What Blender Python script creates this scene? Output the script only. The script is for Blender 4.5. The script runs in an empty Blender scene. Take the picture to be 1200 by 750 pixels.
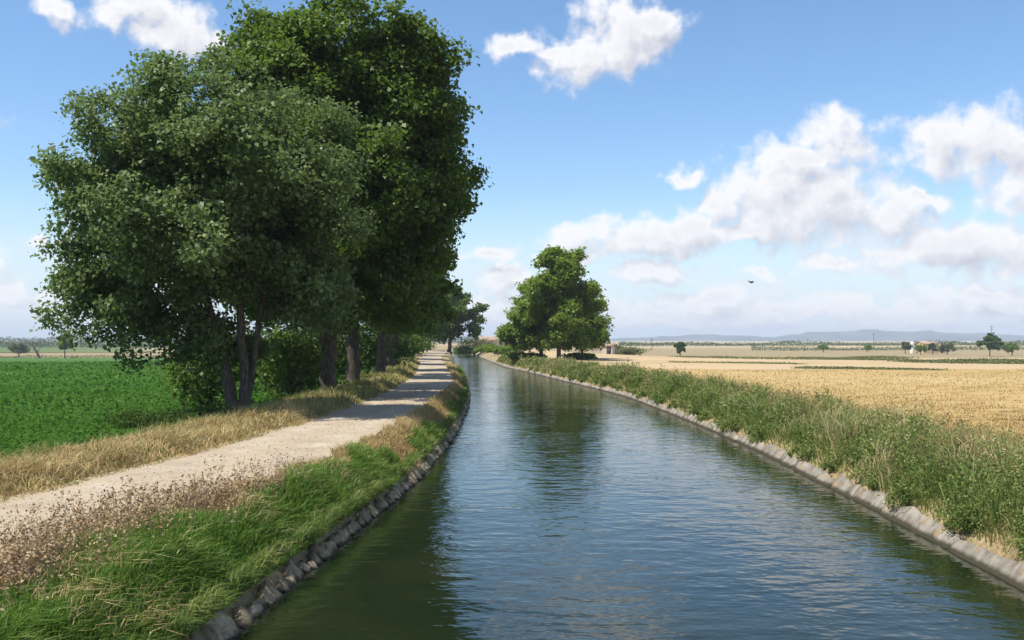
import bpy, math, numpy as np
from mathutils import Vector, Matrix

# ------------------------------------------------------------------ camera
SC = bpy.context.scene
COL = SC.collection
F = 1150.0                      # focal length in units of a 1200-wide frame
HOR = 398.0                     # horizon row in a 750-high frame
EYE = 4.0                       # eye height above the water
cam_d = bpy.data.cameras.new('camera')
cam_d.sensor_width = 36.0
cam_d.lens = 36.0 * F / 1200.0
cam_d.shift_y = (HOR - 375.0) / 1200.0
cam_d.clip_start = 0.1
cam_d.clip_end = 40000
cam = bpy.data.objects.new('camera', cam_d)
cam.location = (0, 0, EYE)
cam.rotation_euler = (math.radians(90), 0, 0)
COL.objects.link(cam)
SC.camera = cam

# ------------------------------------------------------------------ sun, exposure
SUN_EL, SUN_AZ = math.radians(61), math.radians(-117)      # azimuth from +Y towards +X
SKY_STRENGTH = 0.10
sd = bpy.data.lights.new('sun', 'SUN')
sd.energy = 5.0
sd.angle = math.radians(0.53)
sd.color = (1.0, 0.945, 0.85)
sun = bpy.data.objects.new('sun', sd)
COL.objects.link(sun)
sdir = Vector((math.sin(SUN_AZ) * math.cos(SUN_EL), math.cos(SUN_AZ) * math.cos(SUN_EL), math.sin(SUN_EL)))
sun.rotation_euler = sdir.to_track_quat('Z', 'Y').to_euler()
sun.location = (-60, 20, 90)

vs = SC.view_settings
SC.display_settings.display_device = 'sRGB'
vs.view_transform = 'Standard'
vs.look = 'None'
vs.exposure = 0.5
vs.gamma = 1.0
vs.use_curve_mapping = False
cy = SC.cycles
cy.use_denoising = True
cy.max_bounces = 6
cy.diffuse_bounces = 2
cy.glossy_bounces = 3
cy.transmission_bounces = 3
cy.transparent_max_bounces = 8
cy.volume_bounces = 0
cy.caustics_reflective = False
cy.caustics_refractive = False
cy.sample_clamp_indirect = 6.0

# ------------------------------------------------------------------ node helper
class NT:
    def __init__(s, nt):
        s.nt = nt
    def n(s, typ, **kw):
        nd = s.nt.nodes.new(typ)
        ins = kw.pop('ins', {})
        for k, v in kw.items():
            setattr(nd, k, v)
        for k, v in ins.items():
            if isinstance(v, bpy.types.NodeSocket):
                s.nt.links.new(v, nd.inputs[k])
            else:
                nd.inputs[k].default_value = v
        return nd
    def m(s, op, a, b=None, c=None, clamp=False):
        ins = {0: a}
        if b is not None: ins[1] = b
        if c is not None: ins[2] = c
        return s.n('ShaderNodeMath', operation=op, use_clamp=clamp, ins=ins).outputs[0]
    def v(s, op, a, b=None):
        ins = {0: a}
        if b is not None: ins[1] = b
        nd = s.n('ShaderNodeVectorMath', operation=op, ins=ins)
        return nd.outputs['Value'] if op in ('LENGTH', 'DOT_PRODUCT') else nd.outputs[0]
    def noise(s, vec, scale, detail=4, rough=0.55, dim='3D', out=0):
        nd = s.n('ShaderNodeTexNoise', noise_dimensions=dim,
                 ins={'Vector': vec, 'Scale': scale, 'Detail': detail, 'Roughness': rough})
        return nd.outputs[out]
    def ramp(s, fac, stops, interp='LINEAR'):
        nd = s.n('ShaderNodeValToRGB', ins={0: fac})
        cr = nd.color_ramp
        cr.interpolation = interp
        while len(cr.elements) < len(stops):
            cr.elements.new(0.5)
        for e, (p, c) in zip(cr.elements, stops):
            e.position = p
            e.color = (*c, 1) if len(c) == 3 else c
        return nd.outputs[0]
    def mix(s, fac, a, b, typ='MIX'):
        nd = s.n('ShaderNodeMix', data_type='RGBA', blend_type=typ)
        for sock, val in ((nd.inputs[0], fac), (nd.inputs[6], a), (nd.inputs[7], b)):
            if isinstance(val, bpy.types.NodeSocket):
                s.nt.links.new(val, sock)
            else:
                sock.default_value = (*val, 1) if isinstance(val, tuple) and len(val) == 3 else val
        return nd.outputs[2]
    def smooth(s, x, lo, hi):
        nd = s.n('ShaderNodeMapRange', interpolation_type='SMOOTHSTEP',
                 ins={0: x, 1: lo, 2: hi, 3: 0.0, 4: 1.0})
        return nd.outputs[0]

# ------------------------------------------------------------------ world: sky with cumulus
W = bpy.data.worlds.new('World')
SC.world = W
W.use_nodes = True
W.cycles.sampling_method = 'MANUAL'
W.cycles.sample_map_resolution = 512
W.node_tree.nodes.clear()
w = NT(W.node_tree)

def ang(u, v):                  # direction of a cloud as azimuth, elevation
    az = math.atan((u - 600) / F)
    return az, math.atan((HOR - v) * math.cos(az) / F)

CLOUDS = [  # u, v, half width, half height
    (725, 42, 66, 35), (690, 70, 52, 32), (760, 30, 44, 20), (610, 54, 40, 13), (655, 60, 30, 12),
    (150, 12, 48, 24), (200, 34, 50, 26), (62, 8, 28, 20),
    (985, 158, 46, 24), (935, 185, 44, 24), (905, 220, 72, 40), (960, 242, 105, 44), (1035, 252, 60, 28), (880, 268, 40, 14), (852, 238, 30, 22),
    (755, 278, 78, 20), (800, 272, 40, 20), (800, 207, 26, 14),
    (1165, 170, 72, 38), (1100, 172, 48, 28), (1215, 200, 70, 46), (1290, 180, 80, 40),
    (1080, 237, 22, 11), (1115, 290, 95, 28), (985, 308, 46, 14), (1230, 290, 70, 24),
    (775, 318, 48, 14), (885, 318, 26, 9), (905, 366, 130, 18), (770, 372, 80, 14), (1145, 345, 70, 15), (1060, 368, 100, 16), (1230, 362, 80, 16), (830, 352, 60, 14),
    (658, 284, 40, 20), (690, 303, 22, 12), (588, 326, 40, 17), (575, 296, 36, 10), (625, 296, 20, 9), (620, 365, 80, 15),
    (46, 282, 14, 7), (-10, 345, 60, 14), (70, 350, 60, 12), (300, 320, 120, 24), (420, 180, 90, 30), (-120, 120, 70, 30), (-150, 300, 110, 24),
]
g = bpy.data.node_groups.new('cloud_density', 'ShaderNodeTree')
g.interface.new_socket('P', in_out='INPUT', socket_type='NodeSocketVector')
g.interface.new_socket('D', in_out='OUTPUT', socket_type='NodeSocketFloat')
gn = NT(g)
gi = gn.n('NodeGroupInput')
go = gn.n('NodeGroupOutput')
P0 = gi.outputs[0]
wc = gn.n('ShaderNodeTexNoise', noise_dimensions='2D', ins={'Vector': P0, 'Scale': 22.0, 'Detail': 3.0, 'Roughness': 0.55}).outputs['Color']
wv = gn.v('MULTIPLY', gn.v('SUBTRACT', wc, (0.5, 0.5, 0.5)), (0.060, 0.040, 0.0))
Q = gn.v('ADD', P0, wv)
dist = None
for (u, v, a, b) in CLOUDS:
    az, el = ang(u, v)
    L = gn.v('LENGTH', gn.v('MULTIPLY', gn.v('SUBTRACT', Q, (az, el, 0)), (F / a, F / b, 0)))
    dist = L if dist is None else gn.m('SMOOTH_MIN', dist, L, 0.22)
dblob = gn.m('SUBTRACT', 1.30, dist)
# the same kind of broken cumulus everywhere beyond the part of the sky in view
sx = gn.n('ShaderNodeSeparateXYZ', ins={0: P0})
far_az = gn.smooth(gn.m('ABSOLUTE', sx.outputs[0]), 0.60, 0.72)
far_el = gn.smooth(sx.outputs[1], 0.40, 0.52)
outside = gn.m('MAXIMUM', far_az, far_el)
low = gn.noise(gn.v('MULTIPLY', P0, (1.0, 1.7, 1.0)), 4.2, 2, 0.5, '2D')
dout = gn.m('SUBTRACT', gn.m('MULTIPLY', gn.m('SUBTRACT', low, 0.57), 7.0), gn.m('MULTIPLY', gn.m('SUBTRACT', 1.0, outside), 3.0))
dd = gn.m('MAXIMUM', gn.m('MAXIMUM', dblob, dout), -2.0)
fb = gn.noise(P0, 38.0, 7, 0.58, '2D')
fb2 = gn.noise(P0, 15.0, 3, 0.5, '2D')
dd = gn.m('ADD', dd, gn.m('MULTIPLY', gn.m('SUBTRACT', fb, 0.5), 1.6))
dd = gn.m('ADD', dd, gn.m('MULTIPLY', gn.m('SUBTRACT', fb2, 0.5), 0.8))
g.links.new(dd, go.inputs[0])

tc = w.n('ShaderNodeTexCoord')
D = tc.outputs['Generated']
sp = w.n('ShaderNodeSeparateXYZ', ins={0: D})
hyp = w.m('SQRT', w.m('ADD', w.m('MULTIPLY', sp.outputs[0], sp.outputs[0]), w.m('MULTIPLY', sp.outputs[1], sp.outputs[1])))
azs = w.m('ARCTAN2', sp.outputs[0], sp.outputs[1])
els = w.m('ARCTAN2', sp.outputs[2], hyp)
PP = w.n('ShaderNodeCombineXYZ', ins={0: azs, 1: els, 2: 0.0}).outputs[0]
g1 = w.n('ShaderNodeGroup', node_tree=g, ins={0: PP}).outputs[0]
g2 = w.n('ShaderNodeGroup', node_tree=g, ins={0: w.v('ADD', PP, (-0.010, 0.017, 0.0))}).outputs[0]
sky = w.n('ShaderNodeTexSky', sky_type='NISHITA', sun_disc=False, sun_elevation=SUN_EL, sun_rotation=SUN_AZ,
          altitude=150.0, air_density=1.0, dust_density=0.25, ozone_density=3.0)
skyc = w.n('ShaderNodeHueSaturation', ins={'Saturation': 1.13, 'Value': 1.27, 'Color': sky.outputs[0]}).outputs[0]
alpha = w.m('MULTIPLY', w.smooth(g1, -0.05, 0.80), 0.95)
lit = w.m('ADD', 0.68, w.m('MULTIPLY', w.m('SUBTRACT', g1, g2), 0.85), clamp=True)
lit = w.m('SUBTRACT', lit, w.m('MULTIPLY', w.smooth(g1, 0.55, 1.5), 0.30), clamp=True)
ccol = w.mix(lit, (4.3, 4.35, 4.95), (7.5, 7.4, 7.45))
# thin, low, far-off cloud along the whole horizon
band = w.noise(w.v('MULTIPLY', PP, (1.0, 2.6, 1.0)), 19.0, 6, 0.6, '2D')
bm_ = w.m('MULTIPLY', w.smooth(els, 0.125, 0.0), w.smooth(band, 0.44, 0.60))
bm_ = w.m('MULTIPLY', bm_, 0.75)
skyc = w.mix(w.m('MULTIPLY', w.smooth(els, 0.16, 0.0), 0.8), skyc, (5.2, 6.05, 7.0))
c1 = w.mix(bm_, skyc, (6.5, 6.65, 7.1))
c2 = w.mix(alpha, c1, ccol)
c2 = w.mix(w.smooth(els, 0.0, -0.02), c2, (1.6, 1.45, 1.15))   # below the horizon: ground tone
bg = w.n('ShaderNodeBackground', ins={0: c2, 1: SKY_STRENGTH})
w.n('ShaderNodeOutputWorld', ins={0: bg.outputs[0]})

# ------------------------------------------------------------------ object helpers
rng = np.random.default_rng(7)

def tag(o, label=None, cat=None, group=None, kind=None):
    if label: o['label'] = label
    if cat: o['category'] = cat
    if group: o['group'] = group
    if kind: o['kind'] = kind
    return o

def link(name, me, mat=None, parent=None):
    o = bpy.data.objects.new(name, me)
    COL.objects.link(o)
    if parent is not None: o.parent = parent
    if mat is not None and not me.materials: me.materials.append(mat)
    return o

def empty(name, loc, label=None, cat=None, group=None, kind=None):
    o = bpy.data.objects.new(name, None)
    o.empty_display_size = 0.3
    o.location = loc
    COL.objects.link(o)
    return tag(o, label, cat, group, kind)

def mk(name, V, Fc, tone=None, smooth=False, mats=None, midx=None):
    """mesh from a vertex array and an array of equal-sided faces (or a list of such arrays)"""
    if not isinstance(Fc, list): Fc = [Fc]
    Fc = [np.asarray(f, dtype=np.int32) for f in Fc if len(f)]
    V = np.asarray(V, dtype=np.float32)
    me = bpy.data.meshes.new(name)
    me.vertices.add(len(V))
    me.vertices.foreach_set('co', V.ravel())
    li = np.concatenate([f.ravel() for f in Fc])
    tot = np.concatenate([np.full(len(f), f.shape[1], np.int32) for f in Fc])
    st = np.concatenate([[0], np.cumsum(tot)[:-1]]).astype(np.int32)
    me.loops.add(len(li))
    me.loops.foreach_set('vertex_index', li)
    me.polygons.add(len(tot))
    me.polygons.foreach_set('loop_start', st)
    if smooth:
        me.polygons.foreach_set('use_smooth', np.ones(len(tot), bool))
    for m_ in (mats or []): me.materials.append(m_)
    if midx is not None:
        me.polygons.foreach_set('material_index', np.asarray(midx, np.int32))
    if tone is not None:
        at = me.attributes.new('tone', 'FLOAT', 'POINT')
        at.data.foreach_set('value', np.asarray(tone, np.float32))
    me.update(calc_edges=True)
    return me

def hermite(xs, ys):
    xs = np.array(xs, float); ys = np.array(ys, float)
    h = np.diff(xs); dl = np.diff(ys) / h
    m_ = np.zeros(len(xs))
    m_[1:-1] = np.where(dl[:-1] * dl[1:] > 0, 2 * dl[:-1] * dl[1:] / (dl[:-1] + dl[1:] + 1e-12), 0)
    m_[0], m_[-1] = dl[0], dl[-1]
    def f(x):
        x = np.asarray(x, float)
        xc = np.clip(x, xs[0], xs[-1])
        i = np.clip(np.searchsorted(xs, xc) - 1, 0, len(h) - 1)
        t = (xc - xs[i]) / h[i]
        r = (ys[i] * (2*t**3 - 3*t**2 + 1) + m_[i] * h[i] * (t**3 - 2*t**2 + t)
             + ys[i+1] * (-2*t**3 + 3*t**2) + m_[i+1] * h[i] * (t**3 - t**2))
        return r + np.where(x > xs[-1], (x - xs[-1]) * dl[-1], 0) + np.where(x < xs[0], (x - xs[0]) * dl[0], 0)
    return f

def sstep(x, a, b):
    t = np.clip((np.asarray(x, float) - a) / (b - a), 0, 1)
    return t * t * (3 - 2 * t)

def n2(x, y, s=1.0, seed=0.0):
    """cheap smooth 2D noise, about -1..1"""
    x = np.asarray(x) * s + seed * 3.7; y = np.asarray(y) * s - seed * 1.9
    return (np.sin(x * 1.3 + 1.7 * np.sin(y * 0.9 + seed)) + np.sin(y * 1.7 + 1.3 * np.sin(x * 1.1 - seed))
            + 0.7 * np.sin(2.3 * x - 1.9 * y + seed) + 0.5 * np.sin(3.7 * x + 4.1 * y)) / 3.0

# ------------------------------------------------------------------ the lie of the land
XL = hermite([-60, 0, 13.5, 19, 28.4, 40, 56, 80, 109, 170, 230, 300, 400, 600, 800],
             [-5.6, -4.3, -3.7, -3.3, -2.6, -2.35, -2.5, -3.5, -5.3, -9.8, -13.5, -22, -42, -110, -220])
XR = hermite([-60, 0, 15.75, 21.5, 36, 65.7, 94, 118, 144, 200, 300, 400, 600, 800],
             [7.2, 7.9, 8.2, 8.4, 8.75, 8.0, 4.9, 2.1, -1.2, -5.8, -13.5, -33, -100, -208])
PL = hermite([-60, 0, 17.4, 22.7, 36, 50, 71, 110, 151, 230, 300, 400, 600, 800],
             [-14, -10.3, -9.0, -8.2, -7.1, -6.9, -7.6, -10.6, -14.2, -20.5, -30, -51, -119, -230])
PR = hermite([-60, 0, 13.8, 18.3, 24.3, 36, 58, 104, 150, 230, 300, 400, 600, 800],
             [-10.3, -7.4, -6.3, -5.4, -4.5, -4.0, -3.8, -7.0, -10.9, -15.6, -25, -45, -113, -223])

def ground_z(x, y):
    x = np.asarray(x, float); y = np.asarray(y, float)
    xl, xr, pl, pr = XL(y), XR(y), PL(y), PR(y)
    fade = 1 - sstep(y, 520, 720)                # far off, the channel runs out into the plain
    kn = [(pl - 9, 0.70), (pl - 5, 0.78), (pl - 3, 1.05), (pl - 1.2, 1.20), (pl, 1.12), (pr, 1.10),
          (np.maximum(xl - 1.1, pr + 0.05), 0.92), (xl - 0.50, 0.38), (xl + 0.95, -1.35),
          (xr - 0.95, -1.35), (xr + 0.50, 0.36), (xr + 1.2, 0.80), (xr + 2.6, 1.12), (xr + 6, 1.2), (xr + 12, 1.15)]
    z = np.full(np.broadcast(x, y).shape, kn[0][1])
    for (xa, za), (xb, zb) in zip(kn[:-1], kn[1:]):
        t = np.clip((x - xa) / np.maximum(xb - xa, 1e-4), 0, 1)
        z = np.where(x >= xa, za + (zb - za) * t, z)
    z = np.where(x > kn[-1][0], kn[-1][1], z)
    z = np.where((x > xl - 0.7) & (x < xr + 0.7), z * fade + (1 - fade) * 0.8, z)
    lat = np.maximum(pl - 5 - x, x - xr - 7)
    z = z - 4.3 * sstep(y, 70, 430) * np.maximum(sstep(lat, 0, 60), 1 - fade)
    bumps = sstep(np.maximum(pl - 0.3 - x, x - xr - 0.9), 0, 1.0) + sstep(x, pr + 0.2, pr + 0.8) * (x < xl - 0.8)
    z = z + 0.05 * bumps * n2(x, y, 1.6, 2) + 0.10 * sstep(np.abs(lat), 2, 8) * (lat > 0) * n2(x, y, 0.13, 5)
    return z

def P(u, v, d):
    return ((u - 600) / F * d, d, EYE - (v - HOR) / F * d)

def on_ground(u, d):
    x = (u - 600) / F * d
    return (x, d, float(ground_z(x, d)))

# ------------------------------------------------------------------ materials
def mat(name):
    m_ = bpy.data.materials.new(name)
    m_.use_nodes = True
    m_.node_tree.nodes.clear()
    t = NT(m_.node_tree)
    return m_, t

def finish(t, color, rough=0.85, bump=None, bump_s=0.3, bump_d=0.02, spec=0.25, **kw):
    ins = {'Base Color': color, 'Roughness': rough, 'Specular IOR Level': spec}
    ins.update(kw)
    if bump is not None:
        b = t.n('ShaderNodeBump', ins={'Strength': bump_s, 'Distance': bump_d, 'Height': bump})
        ins['Normal'] = b.outputs[0]
    p = t.n('ShaderNodeBsdfPrincipled', ins=ins)
    t.n('ShaderNodeOutputMaterial', ins={0: p.outputs[0]})

def foliage_mat(name, stops, transl=0.35, tcol=(0.16, 0.26, 0.03), rough=0.5, spec=0.35):
    m_, t = mat(name)
    at = t.n('ShaderNodeAttribute', attribute_name='tone')
    col = t.ramp(at.outputs['Fac'], stops)
    pr = t.n('ShaderNodeBsdfPrincipled', ins={'Base Color': col, 'Roughness': rough, 'Specular IOR Level': spec})
    tr = t.n('ShaderNodeBsdfTranslucent', ins={0: t.mix(0.5, col, tcol)})
    mx = t.n('ShaderNodeMixShader', ins={0: transl, 1: pr.outputs[0], 2: tr.outputs[0]})
    t.n('ShaderNodeOutputMaterial', ins={0: mx.outputs[0]})
    return m_

M = {}
M['plane_leaf'] = foliage_mat('plane_leaf', [(0, (0.046, 0.092, 0.010)), (0.5, (0.095, 0.162, 0.018)), (1, (0.155, 0.225, 0.030))], 0.40)
M['poplar_leaf'] = foliage_mat('poplar_leaf', [(0, (0.076, 0.124, 0.034)), (0.5, (0.138, 0.202, 0.060)), (0.85, (0.195, 0.258, 0.088)), (1, (0.24, 0.29, 0.13))], 0.42, (0.14, 0.22, 0.05))
M['far_leaf'] = foliage_mat('far_leaf', [(0, (0.075, 0.140, 0.014)), (0.5, (0.145, 0.230, 0.024)), (1, (0.22, 0.30, 0.038))], 0.50, (0.22, 0.34, 0.03))
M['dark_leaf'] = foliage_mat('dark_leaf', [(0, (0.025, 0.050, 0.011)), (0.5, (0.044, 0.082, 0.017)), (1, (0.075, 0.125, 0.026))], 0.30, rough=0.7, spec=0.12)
M['olive_leaf'] = foliage_mat('olive_leaf', [(0, (0.06, 0.075, 0.030)), (0.5, (0.10, 0.118, 0.045)), (1, (0.16, 0.17, 0.07))], 0.25)
M['straw'] = foliage_mat('straw', [(0, (0.20, 0.125, 0.05)), (0.5, (0.40, 0.285, 0.12)), (1, (0.60, 0.47, 0.24))], 0.25, (0.5, 0.38, 0.16), 0.7, 0.15)
M['brown_seed'] = foliage_mat('brown_seed', [(0, (0.12, 0.075, 0.038)), (0.5, (0.27, 0.18, 0.095)), (1, (0.52, 0.40, 0.25))], 0.2, (0.4, 0.25, 0.12), 0.8, 0.1)
M['green_grass'] = foliage_mat('green_grass', [(0, (0.050, 0.105, 0.014)), (0.5, (0.105, 0.205, 0.028)), (0.82, (0.165, 0.27, 0.048)), (0.92, (0.30, 0.30, 0.10)), (1, (0.46, 0.41, 0.20))], 0.34, (0.20, 0.34, 0.04), 0.6, 0.2)
M['weed'] = foliage_mat('weed', [(0, (0.075, 0.125, 0.028)), (0.4, (0.150, 0.215, 0.052)), (0.68, (0.235, 0.285, 0.088)), (0.84, (0.37, 0.34, 0.15)), (1, (0.50, 0.40, 0.22))], 0.38, rough=0.7, spec=0.15)
m_, t = mat('pebble')
at = t.n('ShaderNodeAttribute', attribute_name='tone')
finish(t, t.ramp(at.outputs['Fac'], [(0, (0.16, 0.13, 0.10)), (0.5, (0.36, 0.31, 0.24)), (1, (0.58, 0.53, 0.46))]), 0.9)
M['pebble'] = m_
M['crop'] = foliage_mat('crop', [(0, (0.044, 0.105, 0.016)), (0.5, (0.064, 0.145, 0.022)), (1, (0.088, 0.18, 0.030))], 0.34, (0.10, 0.28, 0.03), 0.8, 0.08)

m_, t = mat('bark')
tcn = t.n('ShaderNodeTexCoord').outputs['Object']
nb = t.noise(t.v('MULTIPLY', tcn, (5, 5, 1.2)), 2.2, 6, 0.62)
nf = t.noise(t.v('MULTIPLY', tcn, (9, 9, 2.0)), 6.0, 5, 0.6)
finish(t, t.ramp(nb, [(0.3, (0.035, 0.027, 0.020)), (0.5, (0.075, 0.060, 0.046)), (0.68, (0.15, 0.125, 0.098))]), 0.9, nf, 0.8, 0.03)
M['bark'] = m_

m_, t = mat('earth')
pos = t.n('ShaderNodeNewGeometry').outputs['Position']
a = t.noise(pos, 0.5, 5, 0.6); b = t.noise(pos, 9.0, 6, 0.7)
c = t.ramp(a, [(0.35, (0.17, 0.125, 0.062)), (0.5, (0.26, 0.195, 0.10)), (0.65, (0.14, 0.135, 0.05))])
c = t.mix(t.smooth(b, 0.42, 0.66), c, (0.35, 0.27, 0.15))
finish(t, c, 0.95, b, 0.8, 0.05)
M['earth'] = m_

m_, t = mat('concrete')
pos = t.n('ShaderNodeNewGeometry').outputs['Position']
a = t.noise(t.v('MULTIPLY', pos, (1, 1, 0.6)), 1.7, 5, 0.65); b = t.noise(pos, 16.0, 6, 0.7)
c = t.ramp(a, [(0.32, (0.10, 0.088, 0.066)), (0.47, (0.215, 0.192, 0.155)), (0.66, (0.33, 0.30, 0.25))])
lich = t.smooth(t.noise(pos, 2.6, 4, 0.6), 0.56, 0.66)
c = t.mix(t.m('MULTIPLY', lich, 0.7), c, (0.26, 0.17, 0.065))
strk = t.noise(t.v('MULTIPLY', pos, (0.6, 1.5, 0.35)), 1.5, 6, 0.65)
c = t.mix(t.m('MULTIPLY', t.smooth(strk, 0.50, 0.66), 0.60), c, (0.075, 0.062, 0.042))
sz = t.n('ShaderNodeSeparateXYZ', ins={0: pos}).outputs[2]
wet = t.smooth(t.m('ADD', sz, t.m('MULTIPLY', a, 0.14)), 0.20, 0.11)      # damp, algae-stained foot
c = t.mix(wet, c, (0.045, 0.038, 0.022))
finish(t, c, 0.88, b, 0.6, 0.02)
M['concrete'] = m_

m_, t = mat('stone')
oi = t.n('ShaderNodeObjectInfo')
pos = t.n('ShaderNodeNewGeometry').outputs['Position']
a = t.noise(pos, 4.5, 5, 0.65); b = t.noise(pos, 22.0, 6, 0.7)
c = t.ramp(a, [(0.3, (0.14, 0.105, 0.060)), (0.5, (0.34, 0.27, 0.17)), (0.7, (0.52, 0.43, 0.29))])
c = t.mix(t.m('MULTIPLY', oi.outputs['Random'], 0.6), c, (0.17, 0.125, 0.065))
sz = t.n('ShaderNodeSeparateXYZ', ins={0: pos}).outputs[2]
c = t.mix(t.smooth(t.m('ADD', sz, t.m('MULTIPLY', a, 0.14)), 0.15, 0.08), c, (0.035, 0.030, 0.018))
finish(t, c, 0.9, b, 0.8, 0.03)
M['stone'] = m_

m_, t = mat('gravel')
pos = t.n('ShaderNodeNewGeometry').outputs['Position']
uvx = t.n('ShaderNodeAttribute', attribute_name='tone').outputs['Fac']      # 0..1 across the path
a = t.noise(pos, 0.7, 5, 0.65); b = t.noise(pos, 14.0, 6, 0.72)
vor = t.n('ShaderNodeTexVoronoi', ins={'Vector': pos, 'Scale': 26.0})
c = t.ramp(a, [(0.3, (0.29, 0.228, 0.158)), (0.5, (0.40, 0.325, 0.235)), (0.68, (0.48, 0.405, 0.305))])
c = t.mix(t.m('MULTIPLY', t.smooth(b, 0.42, 0.70), 0.7), c, (0.27, 0.22, 0.165))
c = t.mix(t.m('MULTIPLY', t.smooth(vor.outputs['Distance'], 0.33, 0.05), 0.22), c, (0.70, 0.66, 0.60))
trk = t.m('ABSOLUTE', t.m('SUBTRACT', t.m('ABSOLUTE', t.m('SUBTRACT', uvx, 0.5)), 0.23))
trk = t.m('ADD', trk, t.m('MULTIPLY', t.m('SUBTRACT', a, 0.5), 0.22))
c = t.mix(t.m('MULTIPLY', t.smooth(trk, 0.04, 0.20), 0.60), c, (0.36, 0.285, 0.19))   # less worn between and beside the wheel tracks
finish(t, c, 0.95, t.m('ADD', b, t.m('MULTIPLY', vor.outputs['Distance'], 0.6)), 0.55, 0.03)
M['gravel'] = m_

def field_mat(name, stops, fine, rows=None, bump_d=0.06):
    m_, t = mat(name)
    pos = t.n('ShaderNodeNewGeometry').outputs['Position']
    a = t.noise(t.v('MULTIPLY', pos, (0.010, 0.045, 1)), 1.0, 6, 0.6)
    b = t.noise(pos, 3.0, 8, 0.7)
    b2 = t.noise(pos, 0.25, 5, 0.6)
    f = t.m('ADD', t.m('MULTIPLY', a, 0.5), t.m('ADD', t.m('MULTIPLY', b, 0.22), t.m('MULTIPLY', b2, 0.28)))
    c = t.ramp(f, stops)
    finish(t, c, 0.95, b, 0.9, bump_d, 0.1)
    return m_
M['crop_soil'] = field_mat('crop_soil', [(0.36, (0.038, 0.090, 0.015)), (0.5, (0.058, 0.132, 0.022)), (0.62, (0.085, 0.165, 0.032))], 3)
M['dry_field'] = field_mat('dry_field', [(0.36, (0.28, 0.185, 0.072)), (0.47, (0.37, 0.262, 0.108)), (0.54, (0.405, 0.295, 0.132)), (0.64, (0.45, 0.345, 0.175))], 3)
M['far_plain'] = field_mat('far_plain', [(0.38, (0.36, 0.26, 0.13)), (0.46, (0.20, 0.19, 0.085)), (0.53, (0.45, 0.33, 0.19)), (0.63, (0.50, 0.39, 0.25))], 3)
M['fallow'] = field_mat('fallow', [(0.36, (0.24, 0.195, 0.09)), (0.45, (0.39, 0.295, 0.165)), (0.54, (0.43, 0.32, 0.195)), (0.64, (0.46, 0.36, 0.205))], 3)
M['far_green'] = field_mat('far_green', [(0.38, (0.06, 0.10, 0.03)), (0.5, (0.10, 0.14, 0.045)), (0.62, (0.17, 0.18, 0.07))], 3)

m_, t = mat('water')
pos = t.n('ShaderNodeNewGeometry').outputs['Position']
w1 = t.noise(t.v('MULTIPLY', pos, (0.75, 1.1, 1)), 1.5, 3, 0.5)
w2 = t.noise(t.v('MULTIPLY', pos, (0.75, 1.05, 1)), 4.0, 2, 0.45)
w3 = t.noise(t.v('MULTIPLY', pos, (0.28, 0.20, 1)), 1.0, 3, 0.5)      # swirls and smoother lanes
amp = t.smooth(w3, 0.36, 0.66)
hgt = t.m('ADD', t.m('MULTIPLY', w1, 0.026), t.m('MULTIPLY', w2, t.m('ADD', 0.002, t.m('MULTIPLY', amp, 0.014))))
bmp = t.n('ShaderNodeBump', ins={'Strength': 1.0, 'Distance': 1.0, 'Height': hgt})
mud = t.noise(pos, 0.4, 4, 0.5)
wcol = t.ramp(mud, [(0.35, (0.008, 0.015, 0.006)), (0.65, (0.014, 0.020, 0.008))])
pw = t.n('ShaderNodeBsdfPrincipled', ins={'Base Color': wcol, 'Roughness': 0.05, 'IOR': 1.333, 'Specular IOR Level': 0.5, 'Normal': bmp.outputs[0]})
t.n('ShaderNodeOutputMaterial', ins={0: pw.outputs[0]})
M['water'] = m_

m_, t = mat('hill')
pos = t.n('ShaderNodeNewGeometry').outputs['Position']
a = t.noise(pos, 0.004, 6, 0.6)
finish(t, t.ramp(a, [(0.35, (0.025, 0.045, 0.04)), (0.5, (0.055, 0.07, 0.06)), (0.65, (0.15, 0.145, 0.12))]), 0.95)
M['hill'] = m_

def plain(name, col, rough=0.85, sc=3.0, var=0.25):
    m_, t = mat(name)
    pos = t.n('ShaderNodeTexCoord').outputs['Object']
    a = t.noise(pos, sc, 6, 0.65)
    d = tuple(x * (1 - var) for x in col); l = tuple(min(1, x * (1 + var)) for x in col)
    finish(t, t.ramp(a, [(0.35, d), (0.65, l)]), rough, a, 0.3, 0.02)
    return m_
M['plaster_pale'] = plain('plaster_pale', (0.55, 0.46, 0.38))
M['plaster_ochre'] = plain('plaster_ochre', (0.55, 0.40, 0.20))
M['plaster_white'] = plain('plaster_white', (0.75, 0.74, 0.70), var=0.08)
M['tile_roof'] = plain('tile_roof', (0.36, 0.26, 0.19))
M['dark_wood'] = plain('dark_wood', (0.06, 0.045, 0.035))
M['metal'] = plain('metal', (0.12, 0.12, 0.13), 0.5)
M['feather'] = plain('feather', (0.035, 0.035, 0.04), 0.6, 20)

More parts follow.
